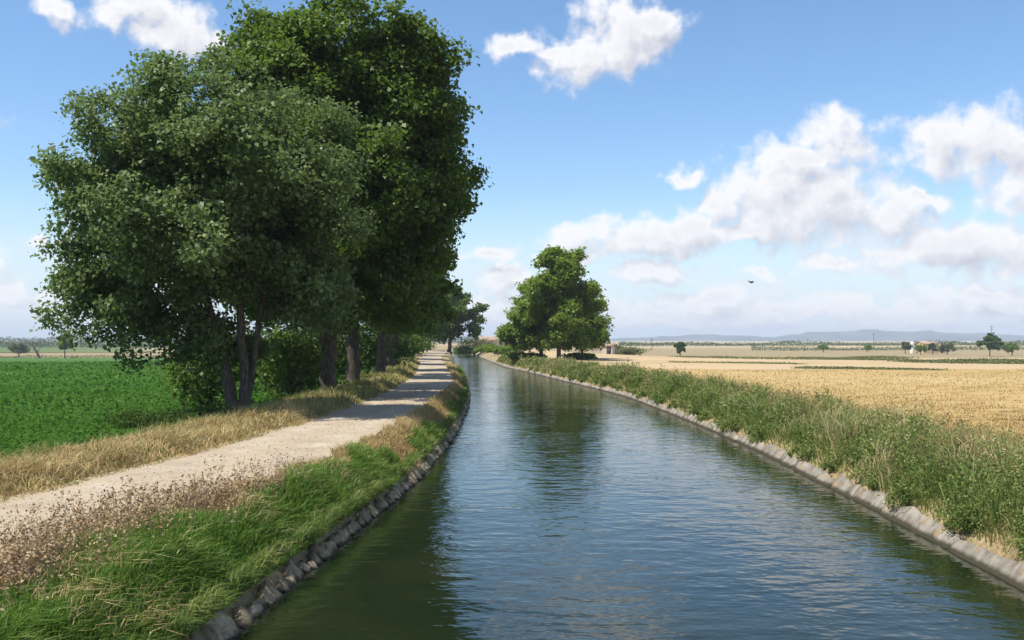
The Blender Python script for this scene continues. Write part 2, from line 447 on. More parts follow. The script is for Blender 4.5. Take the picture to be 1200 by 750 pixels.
# ------------------------------------------------------------------ ground sheet
rows = np.concatenate([np.arange(-120, 0, 6), np.arange(0, 80, 1.0), np.arange(80, 220, 3), np.arange(220, 820, 14),
                       [850, 950, 1100, 1300, 1600, 2000, 2600, 3400, 4600, 6500, 9000, 12000]])
def row_cols(y):
    xl, xr, pl, pr = (float(f(y)) for f in (XL, XR, PL, PR))
    left = [pl - o for o in (9000, 4000, 2000, 1000, 500, 280, 160, 100, 70, 50, 38, 28, 21, 16, 12, 9, 7, 5, 4, 3, 2.1, 1.2, 0.5)]
    mid = list(np.linspace(pl, pr, 7))
    pe = max(xl - 1.1, pr + 0.05)
    bank = list(np.linspace(pr, pe, 5)[1:]) + [xl - 0.80, xl - 0.50, xl + 0.15, xl + 0.95]
    r = [xr - 0.95, xr - 0.15, xr + 0.50, xr + 0.85, xr + 1.2, xr + 1.9, xr + 2.6, xr + 3.5, xr + 4.7, xr + 6, xr + 8, xr + 10]
    right = [xr + o for o in (12, 15, 19, 25, 33, 45, 60, 80, 110, 160, 240, 380, 600, 1000, 2000, 4000, 9000)]
    return np.array(left + mid + bank + r + right), len(left), len(left) + len(mid), len(left) + len(mid) + len(bank)
XC = []
for y in rows:
    xs, iL, iP, iB = row_cols(y)
    XC.append(xs)
XC = np.array(XC)
YC = np.repeat(rows[:, None], XC.shape[1], 1)
ZC = ground_z(XC, YC)
nr, nc = XC.shape
def grid_faces(nr, nc):
    i = np.arange(nr - 1)[:, None] * nc + np.arange(nc - 1)[None, :]
    return np.stack([i, i + 1, i + nc + 1, i + nc], -1).reshape(-1, 4)
GF = grid_faces(nr, nc)
cj = np.tile(np.arange(nc - 1), nr - 1)
ry = np.repeat(rows[:-1], nc - 1)
midx = np.zeros(len(GF), int)
midx[(cj >= iB - 2) & (cj <= iB)] = 1
midx[(cj == iB - 3) & (ry > 94)] = 1
midx[(cj == iB + 1) & (ry > 148)] = 1
midx[(ry >= 800)] = 2
ground = link('ground', mk('ground', np.stack([XC, YC, ZC], -1).reshape(-1, 3), GF, smooth=True,
                           mats=[M['earth'], M['concrete'], M['far_plain']], midx=midx))
tag(ground, 'dry earth banks and open plain around the canal', 'ground', kind='structure')

def sheet(name, rowsy, colfun, mat_, lift, label, cat, smooth=True, tone=False):
    X = np.array([colfun(y) for y in rowsy]); Y = np.repeat(np.asarray(rowsy)[:, None], X.shape[1], 1)
    Z = ground_z(X, Y) + lift
    T = np.tile(np.linspace(0, 1, X.shape[1]), (len(rowsy), 1)).ravel() if tone else None
    o = link(name, mk(name, np.stack([X, Y, Z], -1).reshape(-1, 3), grid_faces(*X.shape), tone=T, smooth=smooth, mats=[mat_]))
    return tag(o, label, cat, kind='structure')

ry1 = np.concatenate([np.arange(-120, 0, 6), np.arange(0, 90, 1.0), np.arange(90, 420, 4), np.arange(420, 800, 14)])
def path_cols(y):
    a = float(PL(y)) - 0.12 + 0.16 * float(n2(0.3, y, 0.9, 1)); b = float(PR(y)) + 0.05 + 0.16 * float(n2(4.1, y, 1.1, 3))
    return np.linspace(a, b, 12)
sheet('dirt_path', ry1, path_cols, M['gravel'], 0.03, 'pale dusty gravel track running along the left bank of the canal', 'path', tone=True)
LO = np.array([9000, 4000, 2000, 1000, 500, 280, 160, 100, 70, 50, 38, 28, 21, 16, 12, 9, 7, 5, 4.0])
sheet('crop_field', ry1[ry1 < 400], lambda y: float(PL(y)) - LO + (LO < 5) * 0.5 * float(n2(1, y, 0.7, 4)), M['crop_soil'], 0.06,
      'flat green crop field behind the tall trees', 'field')
RO = np.array([3.4, 4.6, 6.0, 8, 10, 12, 15, 19, 25, 33, 45, 60, 80, 110, 160, 240, 380, 600, 1000, 2000, 4000, 9000])
FE = 94.0
sheet('stubble_field', ry1[(ry1 <= FE)], lambda y: float(XR(y)) + RO - (RO < 4) * 0.5 * float(n2(1, y, 0.7, 6)), M['dry_field'], 0.05,
      'golden harvested stubble field beyond the weeds of the right bank', 'field')
sheet('fallow_field', ry1[(ry1 >= FE) & (ry1 < 340)], lambda y: float(XR(y)) + RO - (RO < 4) * 0.5 * float(n2(1, y, 0.7, 6)), M['fallow'], 0.05,
      'paler pinkish fallow strips between the stubble and the farm', 'field')
sheet('far_crop_strip', np.arange(560, 1500, 40), lambda y: float(PL(min(y, 780))) - np.array([9000, 4000, 2000, 1000, 500, 280, 160, 100]), M['far_green'], 0.25,
      'distant dull green strip of farmland below the far treeline', 'field')

# water
wy = np.concatenate([np.arange(-60, 0, 6), np.arange(0, 90, 1.5), np.arange(90, 420, 4), np.arange(420, 620, 14)])
WX = np.array([np.linspace(float(XL(y)) - 0.25, float(XR(y)) + 0.25, 9) for y in wy])
WV = np.stack([WX, np.repeat(wy[:, None], 9, 1), np.zeros_like(WX)], -1).reshape(-1, 3)
tag(link('water', mk('water', WV, grid_faces(len(wy), 9), smooth=True, mats=[M['water']])),
    'rippled green blue water filling the irrigation canal', 'water', kind='structure')

# ------------------------------------------------------------------ canal lining
def slab_mesh(name, L, low, high, thick, nx, ny, rough, jag, mat_, seed):
    """slab in local x (along canal), y (outward, up the slope), z (face normal)"""
    r = np.random.default_rng(seed)
    xs = np.linspace(-L / 2, L / 2, nx); ys = np.linspace(low, high, ny)
    X, Y = np.meshgrid(xs, ys)
    kx = np.linspace(0, 1, 7); top = np.interp(np.linspace(0, 1, nx), kx, r.normal(0, jag * 1.5, 7)) + r.normal(0, jag * 0.25, nx); top[0] -= abs(r.normal(0, jag)); top[-1] -= abs(r.normal(0, jag))
    Y = Y + ((Y - low) / (high - low)) ** 3 * top[None, :]
    X = X + r.normal(0, rough * 0.7, X.shape) * (np.abs(X) < L / 2 - 1e-6) + r.normal(0, rough * 0.5, X.shape)
    Zf = r.normal(0, rough, X.shape); Zf[1:-1, 1:-1] = (Zf[:-2, 1:-1] + Zf[2:, 1:-1] + Zf[1:-1, :-2] + Zf[1:-1, 2:] + Zf[1:-1, 1:-1]) / 3.2
    edge = (np.abs(np.meshgrid(xs, ys)[0]) > L / 2 - 1e-6)
    Zf = Zf - edge * 0.03
    Vf = np.stack([X, Y, Zf], -1).reshape(-1, 3)
    Vb = Vf.copy(); Vb[:, 2] = -thick
    n = len(Vf)
    Ff = grid_faces(ny, nx)
    Fb = grid_faces(ny, nx)[:, ::-1] + n
    i = np.arange(nx - 1); j = np.arange(ny - 1) * nx
    side = np.concatenate([
        np.stack([i, i + n, i + 1 + n, i + 1], -1),
        np.stack([i + (ny-1)*nx, i + 1 + (ny-1)*nx, i + 1 + (ny-1)*nx + n, i + (ny-1)*nx + n], -1),
        np.stack([j, j + nx, j + nx + n, j + n], -1),
        np.stack([j + nx - 1, j + nx - 1 + n, j + 2*nx - 1 + n, j + 2*nx - 1], -1)])
    return mk(name, np.concatenate([Vf, Vb]), [np.concatenate([Ff, Fb, side])], mats=[mat_])

def edge_frame(fx, y, side):
    dx = float(fx(y + 0.5) - fx(y - 0.5))
    tx = Vector((dx, 1, 0)).normalized() * (-side)             # local x so that z faces the water
    out = Vector((tx.y, -tx.x, 0)) * (1 if side > 0 else 1)
    # outward horizontal direction: +x on the right bank, -x on the left bank
    outw = Vector((1, -dx, 0)).normalized() * side
    up = (outw * 0.63 + Vector((0, 0, 0.777))).normalized()
    nz = tx.cross(up)
    return tx, up, nz

def place(me, name, parent, fx, y, side, off=0.0, lift=0.0, jit=0.0):
    tx, up, nz = edge_frame(fx, y, side)
    o = link(name, me, None, parent)
    Rm = Matrix((tx, up, nz)).transposed().to_4x4()
    j = Matrix.Rotation(rng.normal(0, jit), 4, 'X') @ Matrix.Rotation(rng.normal(0, jit), 4, 'Z') @ Matrix.Rotation(rng.normal(0, jit), 4, 'Y')
    Rm = Matrix.Translation(Vector((float(fx(y)), y, 0)) + nz * off + up * lift) @ Rm @ j
    o.matrix_local = Rm
    return o

rl = empty('canal_lining', (0, 0, 0), 'sunlit cracked concrete slab lining along the weedy field-side bank', 'canal lining')
pan = [slab_mesh('panel', 3.90, -0.75, 0.40, 0.16, 24, 8, 0.012, 0.035, M['concrete'], 30 + k) for k in range(7)]
y = -7.0; k = 0
while y < 150:
    place(pan[int(rng.integers(0, 7))], 'panel', rl, XR, y, 1, rng.normal(0, 0.018), rng.normal(-0.02, 0.045), 0.006)
    y += 3.96; k += 1
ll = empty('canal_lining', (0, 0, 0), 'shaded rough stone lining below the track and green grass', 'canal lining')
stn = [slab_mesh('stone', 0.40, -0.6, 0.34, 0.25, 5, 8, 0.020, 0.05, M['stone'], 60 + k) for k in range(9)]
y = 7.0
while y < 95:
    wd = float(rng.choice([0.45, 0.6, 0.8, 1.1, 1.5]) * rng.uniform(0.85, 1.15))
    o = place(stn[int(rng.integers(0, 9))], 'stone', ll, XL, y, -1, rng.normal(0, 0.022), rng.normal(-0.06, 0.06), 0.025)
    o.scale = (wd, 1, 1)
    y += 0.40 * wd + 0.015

# ------------------------------------------------------------------ foliage generators
def unit(v):
    return v / np.maximum(np.linalg.norm(v, axis=-1, keepdims=True), 1e-9)

def kites(C, size, r, up=0.5, aspect=0.62, droop=0.15, outward=None):
    """one folded, pointed leaf of four vertices at every centre C"""
    n = len(C)
    nor = r.normal(0, 1, (n, 3)); nor[:, 2] += up * 2
    if outward is not None: nor += outward
    nor = unit(nor)
    ax = unit(np.cross(nor, r.normal(0, 1, (n, 3))))
    ax[:, 2] -= droop; ax = unit(ax)
    sd_ = np.cross(nor, ax)
    s = (size * r.uniform(0.5, 1.45, n))[:, None]
    wv_ = s * aspect * 0.5
    mid = C + ax * s * 0.05
    V = np.stack([C - ax * s * 0.5, mid + sd_ * wv_ + nor * wv_ * 0.35, C + ax * s * 0.5 - nor * s * 0.12, mid - sd_ * wv_ + nor * wv_ * 0.35], 1)
    Fq = np.arange(n * 4, dtype=np.int32).reshape(n, 4)
    return V.reshape(-1, 3), Fq

def blades(B, h, wd, lean, r, curve=0.6):
    n = len(B)
    az = r.uniform(0, 2 * np.pi, n)
    sdv = np.stack([np.cos(az), np.sin(az), np.zeros(n)], 1)
    ld = lean + r.normal(0, 0.38, (n, 2))
    d3 = np.concatenate([ld, np.zeros((n, 1))], 1)
    h = h[:, None]; wd = np.broadcast_to(np.asarray(wd, float), (n,))[:, None]
    mid = B + np.array([0, 0, 0.55]) * h + d3 * h * 0.28
    tip = B + np.concatenate([ld * curve * 1.4, np.ones((n, 1)) * np.clip(1 - 0.35 * np.linalg.norm(ld, axis=1, keepdims=True), 0.3, 1)], 1) * h
    V = np.stack([B - sdv * wd * 0.5, B + sdv * wd * 0.5, mid + sdv * wd * 0.42, mid - sdv * wd * 0.42, tip], 1).reshape(-1, 3)
    i = np.arange(n, dtype=np.int32)[:, None] * 5
    return V, i + np.array([[0, 1, 2, 3]]), i + np.array([[3, 2, 4]])

def grass_obj(name, B, h, wd, lean, tone, mat_, label, cat, r, curve=0.6, parent=None, kind='stuff'):
    V, q, t3 = blades(B, h, wd, lean, r, curve)
    o = link(name, mk(name, V, [q, t3], tone=np.repeat(tone, 5), mats=[mat_]), None, parent)
    return tag(o, label, cat, kind=kind)

def tube(pts, rad, n=6):
    pts = np.asarray(pts, float); k = len(pts)
    tg = unit(np.gradient(pts, axis=0))
    ref = np.array([0.31, 0.95, 0.05])
    a = unit(np.cross(tg, ref)); b = np.cross(tg, a)
    th = np.linspace(0, 2 * np.pi, n, endpoint=False)
    V = (pts[:, None, :] + (a[:, None, :] * np.cos(th)[None, :, None] + b[:, None, :] * np.sin(th)[None, :, None]) * np.asarray(rad)[:, None, None]).reshape(-1, 3)
    i = np.arange(k - 1)[:, None] * n; j = np.arange(n)[None, :]
    Fq = np.stack([i + j, i + (j + 1) % n, i + n + (j + 1) % n, i + n + j], -1).reshape(-1, 4)
    return V, Fq

def merge(parts):
    Vs, Fs, o = [], [], 0
    for V, f in parts:
        Vs.append(V); Fs.append(f + o); o += len(V)
    return np.concatenate(Vs), np.concatenate(Fs)

def ball(r, n):
    return unit(r.normal(0, 1, (n, 3))) * r.uniform(0, 1, (n, 1)) ** 0.4

def tree(name, label, base, stems, blobs, clumps, leaves, leaf, cr, mat_, seed, cat='tree', group=None, sprays=9, spray_r=0.30,
         tone_mu=0.5, thin=0.0, branch_r=0.10, zmin=1.3, bark=None, lobe=1.5):
    """stems: lists of (x, y, z, radius); blobs: (x, y, z, rx, ry, rz, weight), all relative to the base"""
    r = np.random.default_rng(seed)
    root = empty(name, base, label, cat, group)
    nodes, nrad = [], []
    for s in stems:
        s = np.array(s, float)
        tt = np.linspace(0, 1, len(s)); tq = np.linspace(0, 1, max(10, len(s) * 4))
        pts = np.stack([np.interp(tq, tt, s[:, q]) for q in range(3)], 1)
        ker = np.array([0.25, 0.5, 0.25])
        for _ in range(2):
            sm = pts.copy()
            sm[1:-1] = 0.25 * pts[:-2] + 0.5 * pts[1:-1] + 0.25 * pts[2:]
            pts = sm
        pts[1:-1] += r.normal(0, 0.035, (len(pts) - 2, 3)) * s[0, 3] * 3
        rad = np.interp(tq, tt, s[:, 3])
        if s[0, 2] <= 0.05:
            rad = rad * (1 + 0.38 * np.exp(-np.maximum(pts[:, 2], 0) / 0.30)); pts[0, 2] -= 0.25
        V, f = tube(pts, rad, 12)
        th = np.tile(np.linspace(0, 2 * np.pi, 12, endpoint=False), len(pts))
        V = V + (0.05 * np.sin(3 * th + V[:, 2] * 0.5) + 0.04 * np.sin(5 * th - V[:, 2] * 0.8))[:, None] * unit(V - np.repeat(pts, 12, 0)) * np.repeat(rad, 12)[:, None]
        link('trunk', mk('trunk', V, f, smooth=True, mats=[bark or M['bark']]), None, root)
        for p_, q_ in zip(pts[len(pts) // 4:], rad[len(pts) // 4:]):
            nodes.append(p_); nrad.append(q_)
    bl = np.array(blobs, float)
    wgt = bl[:, 6] / bl[:, 6].sum()
    nl = max(14, int(clumps / 3.6))                               # lobes of foliage, each a handful of clumps
    which = r.choice(len(bl), nl, p=wgt)
    dirs = unit(r.normal(0, 1, (nl, 3)))
    rr = r.uniform(0.06, 1.0, nl) ** 0.45
    LC = bl[which, :3] + dirs * rr[:, None] * bl[which, 3:6]
    C = LC[np.arange(clumps) % nl] + ball(r, clumps) * np.array([lobe, lobe, lobe * 0.75]) * r.uniform(0.75, 1.25, nl)[np.arange(clumps) % nl][:, None]
    C[:, 2] = np.maximum(C[:, 2], zmin + r.uniform(0, 0.6, clumps))
    nodes = np.array(nodes); nrad = np.array(nrad)
    order = np.argsort([np.min(np.linalg.norm(nodes - c, axis=1)) for c in C])
    NB, NR = [nodes], [nrad]
    tubes = []
    for ci in order:
        c = C[ci]
        allp = np.concatenate(NB); allr = np.concatenate(NR)
        dv = c - allp
        dl = np.linalg.norm(dv, axis=1)
        cost = dl + 1.2 * np.maximum(0, -dv[:, 2] + 0.15 * dl) + (allr < 0.02) * 0.5
        bi = int(np.argmin(cost))
        a0 = allp[bi]; L = dl[bi]
        tq = np.linspace(0, 1, 6)[:, None]
        bow = np.array([0, 0, 0.14 * L]) + r.normal(0, 0.06 * L, 3)
        pts = a0 + (c - a0) * tq + bow * (4 * tq * (1 - tq)) * 0.8
        r0 = min(allr[bi] * 0.75, branch_r * (0.35 + 0.12 * L))
        rad = r0 + (0.012 - r0) * tq[:, 0] ** 0.8
        rad = np.maximum(rad, 0.01)
        tubes.append(tube(pts, rad, 5))
        NB.append(pts[2:]); NR.append(rad[2:])
    V, f = merge(tubes)
    tag(link('limbs', mk('limbs', V, f, smooth=True, mats=[bark or M['bark']]), None, root), kind='stuff')
    # leaves: sprays about each clump centre
    ns = max(1, int(sprays))
    per = max(1, int(leaves / (clumps * ns)))
    S = np.repeat(C, ns, 0) + ball(r, clumps * ns) * 1.5 * np.array([cr, cr, cr * 0.72])
    if thin > 0:
        S = S[r.uniform(0, 1, len(S)) > thin]
    ctone = np.repeat(r.normal(0, 0.08, clumps), ns)[:len(S)] + r.normal(0, 0.07, len(S))
    Lp = np.repeat(S, per, 0) + np.clip(r.normal(0, 1, (len(S) * per, 3)), -1.7, 1.7) * np.array([spray_r, spray_r, spray_r * 0.75])
    keep = Lp[:, 2] > max(0.35, zmin - 1.0)
    tone = np.clip(tone_mu + np.repeat(ctone, per) + r.normal(0, 0.12, len(Lp)), 0, 1)
    Lp, tone = Lp[keep], tone[keep]
    cen = (bl[:, :3] * wgt[:, None]).sum(0)
    V, f = kites(Lp, leaf, r, 0.55, 0.78, 0.25, unit(Lp - cen) * 0.7)
    link('crown', mk('crown', V, f, tone=np.repeat(tone, 4), mats=[mat_]), None, root)
    return root

def shrub(name, label, base, radii, n, leaf, mat_, seed, cat='shrub', group=None, tone_mu=0.5, stems=7):
    r = np.random.default_rng(seed)
    root = empty(name, base, label, cat, group)
    R_ = np.array(radii, float)
    nc_ = max(10, int(n / 55))
    C = unit(r.normal(0, 1, (nc_, 3))) * (r.uniform(0.1, 1, nc_) ** 0.5)[:, None] * R_ * r.uniform(0.78, 1.05, (nc_, 1))
    C[:, 2] = C[:, 2] * 0.9 + R_[2] * 0.95
    Lp = np.repeat(C, n // nc_, 0) + r.normal(0, 0.17, (nc_ * (n // nc_), 3)) * R_
    Lp[:, 2] = np.maximum(Lp[:, 2], 0.03 * R_[2] + r.uniform(0, 0.1, len(Lp)))
    tone = np.clip(tone_mu + np.repeat(r.normal(0, 0.1, nc_), n // nc_) + r.normal(0, 0.16, len(Lp)), 0, 1)
    V, f = kites(Lp, leaf, r, 0.5, 0.7, 0.1, unit(Lp - np.array([0, 0, R_[2]])) * 0.6)
    link('foliage', mk('foliage', V, f, tone=np.repeat(tone, 4), mats=[mat_]), None, root)
    tb = []
    for c in C[:stems]:
        tq = np.linspace(0, 1, 4)[:, None]
        p0 = np.array([c[0] * 0.12, c[1] * 0.12, -0.05])
        tb.append(tube(p0 + (c - p0) * tq, np.linspace(0.03, 0.008, 4) * max(1, R_[2]), 4))
    V, f = merge(tb)
    link('stem', mk('stem', V, f, smooth=True, mats=[M['bark']]), None, root)
    return root

# ------------------------------------------------------------------ the trees of the left bank
b = on_ground(281, 38.0)
tree('poplar_tree', 'grey green broad tree with three leaning trunks, first of the row on the track', b,
     [[(-0.2, 0, 0, .25), (-0.45, 0, 1.6, .21), (-0.95, 0.1, 3.2, .18), (-1.5, 0.2, 5.0, .15), (-2.3, 0, 7.0, .11), (-3.0, -0.2, 9.5, .06)],
      [(0.18, 0, 0, .23), (0.22, 0, 1.6, .18), (0.05, -0.2, 3.4, .16), (0.1, -0.2, 5.5, .13), (-0.2, -0.4, 8.2, .11), (-0.5, -0.3, 11.5, .05)],
      [(0.24, 0.10, 0.4, .13), (0.50, 0.2, 2.2, .12), (0.75, 0.3, 4.4, .11), (1.5, 0.5, 7.0, .10), (2.6, 0.2, 9.8, .05)]],
     [(-2.2, -0.6, 7.6, 4.6, 4.4, 3.7, 3.2), (-4.6, 0, 8.4, 2.3, 3.2, 3.2, 2.3), (-4.9, 0, 5.6, 2.0, 2.8, 2.0, 1.1), (0.8, -1.0, 9.0, 4.0, 4.0, 3.5, 2.8), (-1.4, -0.3, 11.0, 4.2, 3.4, 2.3, 2.2),
      (3.5, -0.4, 8.0, 2.2, 2.8, 2.8, 1.2), (-4.2, -0.4, 4.1, 2.6, 2.6, 1.6, 1.8), (-3.5, 0.3, 11.2, 2.2, 2.3, 1.7, 1.1), (-1.8, 1.6, 3.2, 1.9, 1.8, 1.6, 0.8), (2.6, 0.8, 4.9, 2.8, 2.2, 1.6, 1.2), (-0.6, -1.0, 5.4, 3.2, 2.2, 1.4, 1.0)],
     860, 150000, 0.168, 0.46, M['poplar_leaf'], 11, sprays=12, spray_r=0.22, zmin=1.9, lobe=1.0)

b = on_ground(385, 48.0)
tree('plane_tree', 'towering bright green plane tree, tallest on the track, with a forked trunk', b,
     [[(0, 0, 0, .40), (0.0, 0, 1.6, .37), (0.05, 0, 3.0, .36), (0.35, 0.1, 5.5, .28), (0.6, 0.2, 9, .27), (0.9, 0, 13, .18), (0.8, 0, 18, .07)],
      [(-0.05, 0, 2.5, .24), (-0.7, -0.1, 4.0, .20), (-1.5, -0.2, 6.5, .20), (-2.2, -0.1, 10, .14), (-2.6, 0, 14, .06)]],
     [(1.0, 0, 12.0, 5.0, 5.0, 5.0, 3.4), (-0.2, 0, 16.8, 4.4, 4.4, 3.4, 2.6), (-2.2, 0, 15.4, 3.2, 3.8, 3.0, 1.2), (3.6, 0, 9.6, 2.8, 3.8, 3.8, 1.7), (3.0, 0, 14.8, 3.0, 3.4, 2.8, 1.5),
      (-2.0, 0, 9.4, 4.2, 4.2, 3.8, 1.5), (1.6, 0, 5.2, 3.6, 3.4, 2.2, 1.7), (-2.2, 0, 5.4, 3.4, 3.2, 2.0, 1.2), (5.0, 0.3, 11.2, 2.0, 2.6, 2.0, 0.9), (3.6, 0, 16.4, 2.2, 3.0, 1.6, 1.2), (4.4, 0, 13.6, 2.0, 3.0, 2.0, 1.1), (4.2, 0, 7.6, 2.2, 3.0, 2.2, 1.1)],
     860, 145000, 0.225, 0.52, M['plane_leaf'], 12, sprays=12, spray_r=0.26, zmin=2.6, branch_r=0.14, lobe=1.15)

PLG = 'plane trees in a row along the track'
def plane(label, u, d, h, rx, seed, lv=26000, leaf=0.24, low=2.8, trunk=0.38, x=None, skew=0.0, mat_=None, tone=0.45, ky=1.0):
    bb = on_ground(u, d)
    return tree('plane_tree', label, bb,
         [[(0, 0, 0, trunk), (0.05, 0, h * .2, trunk * .85), (0.25, 0.1, h * .45, trunk * .6), (0.1, 0, h * .7, trunk * .35), (0, 0, h * .93, trunk * .1)]],
         [(skew, 0, h * .62, rx, rx * ky, h * .25, 3), (skew * .5, 0, h * .82, rx * .72, rx * .72 * ky, h * .17, 1.6), (rx * .35 + skew, 0, h * .38, rx * .75, rx * .8 * ky, h * .17, 1.2), (-rx * .4 + skew, 0, h * .38, rx * .7, rx * .8 * ky, h * .17, 1.1)],
         230, int(lv * 1.0), leaf * 1.12, rx * .11, mat_ or M['plane_leaf'], seed, group=PLG, sprays=9, spray_r=rx * .05, zmin=low, tone_mu=tone, lobe=rx * .2)
plane('dark straight plane tree growing right behind the forked one', 413, 58, 18, 4.7, 21, 40000, 0.25, 2.4, 0.42, skew=0.8, ky=1.6)
plane('slim plane tree standing third behind the forked one', 447, 74, 17, 4.6, 22, 34000, 0.27, 2.0, skew=0.6, ky=1.7)
plane('plane tree standing fourth behind the forked one', 458, 90, 16, 4.8, 23, 28000, 0.30, 1.8, skew=0.0)
plane('plane tree standing fifth behind the forked one', 464, 112, 15.5, 5.0, 24, 22000, 0.34, 1.6, skew=-0.4)
plane('plane tree before the gap in the row where the track bends', 468, 140, 15, 5.2, 25, 18000, 0.40, 1.6, skew=-0.4)
plane('rounded dark tree at the water edge where the canal bends away', 527, 238, 16.5, 7.4, 26, 20000, 0.55, 1.8, 0.5, mat_=M['plane_leaf'], tone=0.35)
plane('plane tree past the gap in the row, close to the track', 477, 172, 14, 5.6, 28, 15000, 0.44, 1.4)
plane('plane tree next after the gap, overhanging the track', 487, 205, 14.5, 6.4, 29, 14000, 0.50, 1.4)
plane('tree half hidden behind the rounded one at the bend', 503, 262, 15.5, 8.0, 27, 14000, 0.60, 1.2, 0.5, mat_=M['plane_leaf'], tone=0.35)

# understorey between and behind the trunks
UG = 'bushes under the row of plane trees'
for k, (u, d, rx, rz, lab) in enumerate([
        (345, 52, 2.6, 2.0, 'leafy bush between the grey tree and the forked plane tree'),
        (318, 60, 3.0, 2.4, 'bush in deep shade behind the trunks of the grey tree'),
        (372, 66, 3.2, 2.6, 'tall bush in deep shade behind the forked trunk'),
        (415, 78, 3.2, 2.2, 'bush behind the dark straight plane trunk'),
        (438, 92, 3.4, 2.0, 'bush at the foot of the slim plane tree'),
        (467, 128, 3.0, 2.2, 'bush at the track edge among the farther plane trunks'),
        (472, 150, 3.4, 2.4, 'bush beside the gap in the row of plane trees'),
        (481, 188, 4.2, 2.8, 'bush at the end of the row beyond the gap'),
        (242, 46, 1.9, 1.9, 'sunlit bush seen past the leaning trunk at the crop edge')]):
    bb = on_ground(u, d)
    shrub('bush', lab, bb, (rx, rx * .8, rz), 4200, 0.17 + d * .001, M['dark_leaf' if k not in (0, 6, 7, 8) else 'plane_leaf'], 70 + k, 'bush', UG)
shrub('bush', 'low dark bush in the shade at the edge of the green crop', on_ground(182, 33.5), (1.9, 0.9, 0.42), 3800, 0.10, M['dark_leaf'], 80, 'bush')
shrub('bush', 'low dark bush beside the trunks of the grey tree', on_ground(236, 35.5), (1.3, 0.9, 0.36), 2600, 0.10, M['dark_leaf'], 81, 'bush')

# ------------------------------------------------------------------ right bank trees
RG = 'trees in a cluster on the right bank'
def rtree(lab, u, d, h, rx, seed, lv, low, blobs, tr=0.30):
    bb = on_ground(u, d)
    tree('plane_tree', lab, bb, [[(0, 0, 0, tr), (0.05, 0, h*.25, tr*.8), (0.1, 0.1, h*.5, tr*.5), (0, 0, h*.9, tr*.12)]],
         blobs, 260, int(lv * 1.05), 0.38, 0.56, M['far_leaf'], seed, group=RG, sprays=9, spray_r=0.32, zmin=low, tone_mu=0.62, lobe=1.05)
rtree('front bright green tree of the cluster on the right bank', 655, 132, 15.6, 5.5, 31, 34000, 1.5,
      [(-0.8, 0, 6.2, 5.2, 4.6, 3.8, 3), (-0.2, 0, 9.8, 4.6, 4.2, 3.2, 2.4), (0.4, 0, 12.2, 3.4, 3.2, 2.2, 1.5), (4.2, 0, 8.6, 2.0, 2.8, 3.0, 1.0), (0.2, 0, 2.9, 5.2, 3.8, 1.5, 1.7), (-1.4, 0, 13.8, 1.4, 1.5, 1.0, .35), (2.4, 0, 13.2, 1.3, 1.5, 1.2, .4)])
rtree('second green tree of the cluster, leaning towards the canal', 634, 138, 12.5, 5.0, 32, 22000, 0.9,
      [(-0.8, 0, 5.6, 4.0, 4.0, 3.2, 3), (-0.2, 0, 9.0, 3.0, 3.0, 2.4, 1.4), (-2.2, 0, 3.4, 3.4, 3.0, 2.0, 2.0)])
rtree('darker low tree of the cluster on its field side', 682, 142, 9.0, 4.0, 33, 15000, 0.9,
      [(0.2, 0, 4.4, 3.2, 3.4, 2.6, 3), (-0.8, 0, 7.6, 2.3, 2.6, 2.4, 1.4), (1.6, 0, 8.0, 1.3, 1.6, 1.2, .4)], 0.2)
for k, (u, d, rx, rz, lab) in enumerate([(556, 262, 5.5, 2.6, 'grey green bush at the canal bend'), (543, 290, 4.5, 1.8, 'low bush behind the grey green one at the canal bend'),
                                         (618, 139, 2.6, 0.5, 'low bush under the leaning tree of the right bank cluster'), (680, 140, 2.4, 0.45, 'low bush under the darker tree of the right bank cluster'),
                                         (590, 190, 3.0, 0.9, 'green bank bush where the water disappears'), (572, 225, 3.0, 0.9, 'bank bush in front of the pale ruin')]):
    shrub('bush', lab, on_ground(u, d), (rx, rx * .8, rz), 2600, 0.45, M['olive_leaf' if k == 0 else 'far_leaf'], 90 + k, 'bush', 'bushes at the canal bend')

# ------------------------------------------------------------------ grass and weeds
r = np.random.default_rng(101)
def sample_y(n, y0, y1, r, p=1.0):
    """distances with density falling as 1/y**p"""
    u = r.uniform(0, 1, n)
    if abs(p - 1) < 1e-6: return y0 * (y1 / y0) ** u
    q = 1 - p
    return (y0 ** q + u * (y1 ** q - y0 ** q)) ** (1 / q)

# left bank, between water and track
n = 98000
y = sample_y(n, 7.5, 110, r, 1.15); tt = r.uniform(0, 1, n)
a0 = XL(y) - 0.25; a1 = PR(y) + 0.15 + 0.2 * n2(2.0, y, 1.1, 3)
x = a0 + (a1 - a0) * tt
clump = n2(x, y, 0.55, 9) + 0.35 * n2(x, y, 1.7, 4)
lim = np.interp(y, [7, 12, 14.5, 17, 21, 26, 29, 40, 110], [0.85, 0.74, 0.62, 0.72, 0.66, 0.70, 0.45, 0.35, 0.3])
green = (tt < lim + 0.22 * clump) & (clump > np.interp(y, [7, 16, 26, 30, 45, 110], [-1.3, -1.0, -0.55, -0.1, 0.10, 0.15]))
z = np.maximum(ground_z(x, y), 0.30)
B = np.stack([x, y, z], 1)
lean = np.stack([0.10 + 0.40 * (1 - tt) ** 2 + 0.35 * n2(x, y, 1.1, 31), -0.10 + 0.40 * n2(x, y, 1.3, 33)], 1)
hg = (0.24 + 0.14 * np.clip(clump + 0.5, 0, 1.3)) * r.uniform(0.6, 1.25, n) * np.clip(0.55 + tt * 1.6, 0.6, 1) * (1 + 0.006 * y)
gk = green & (r.uniform(0, 1, n) < 0.98)
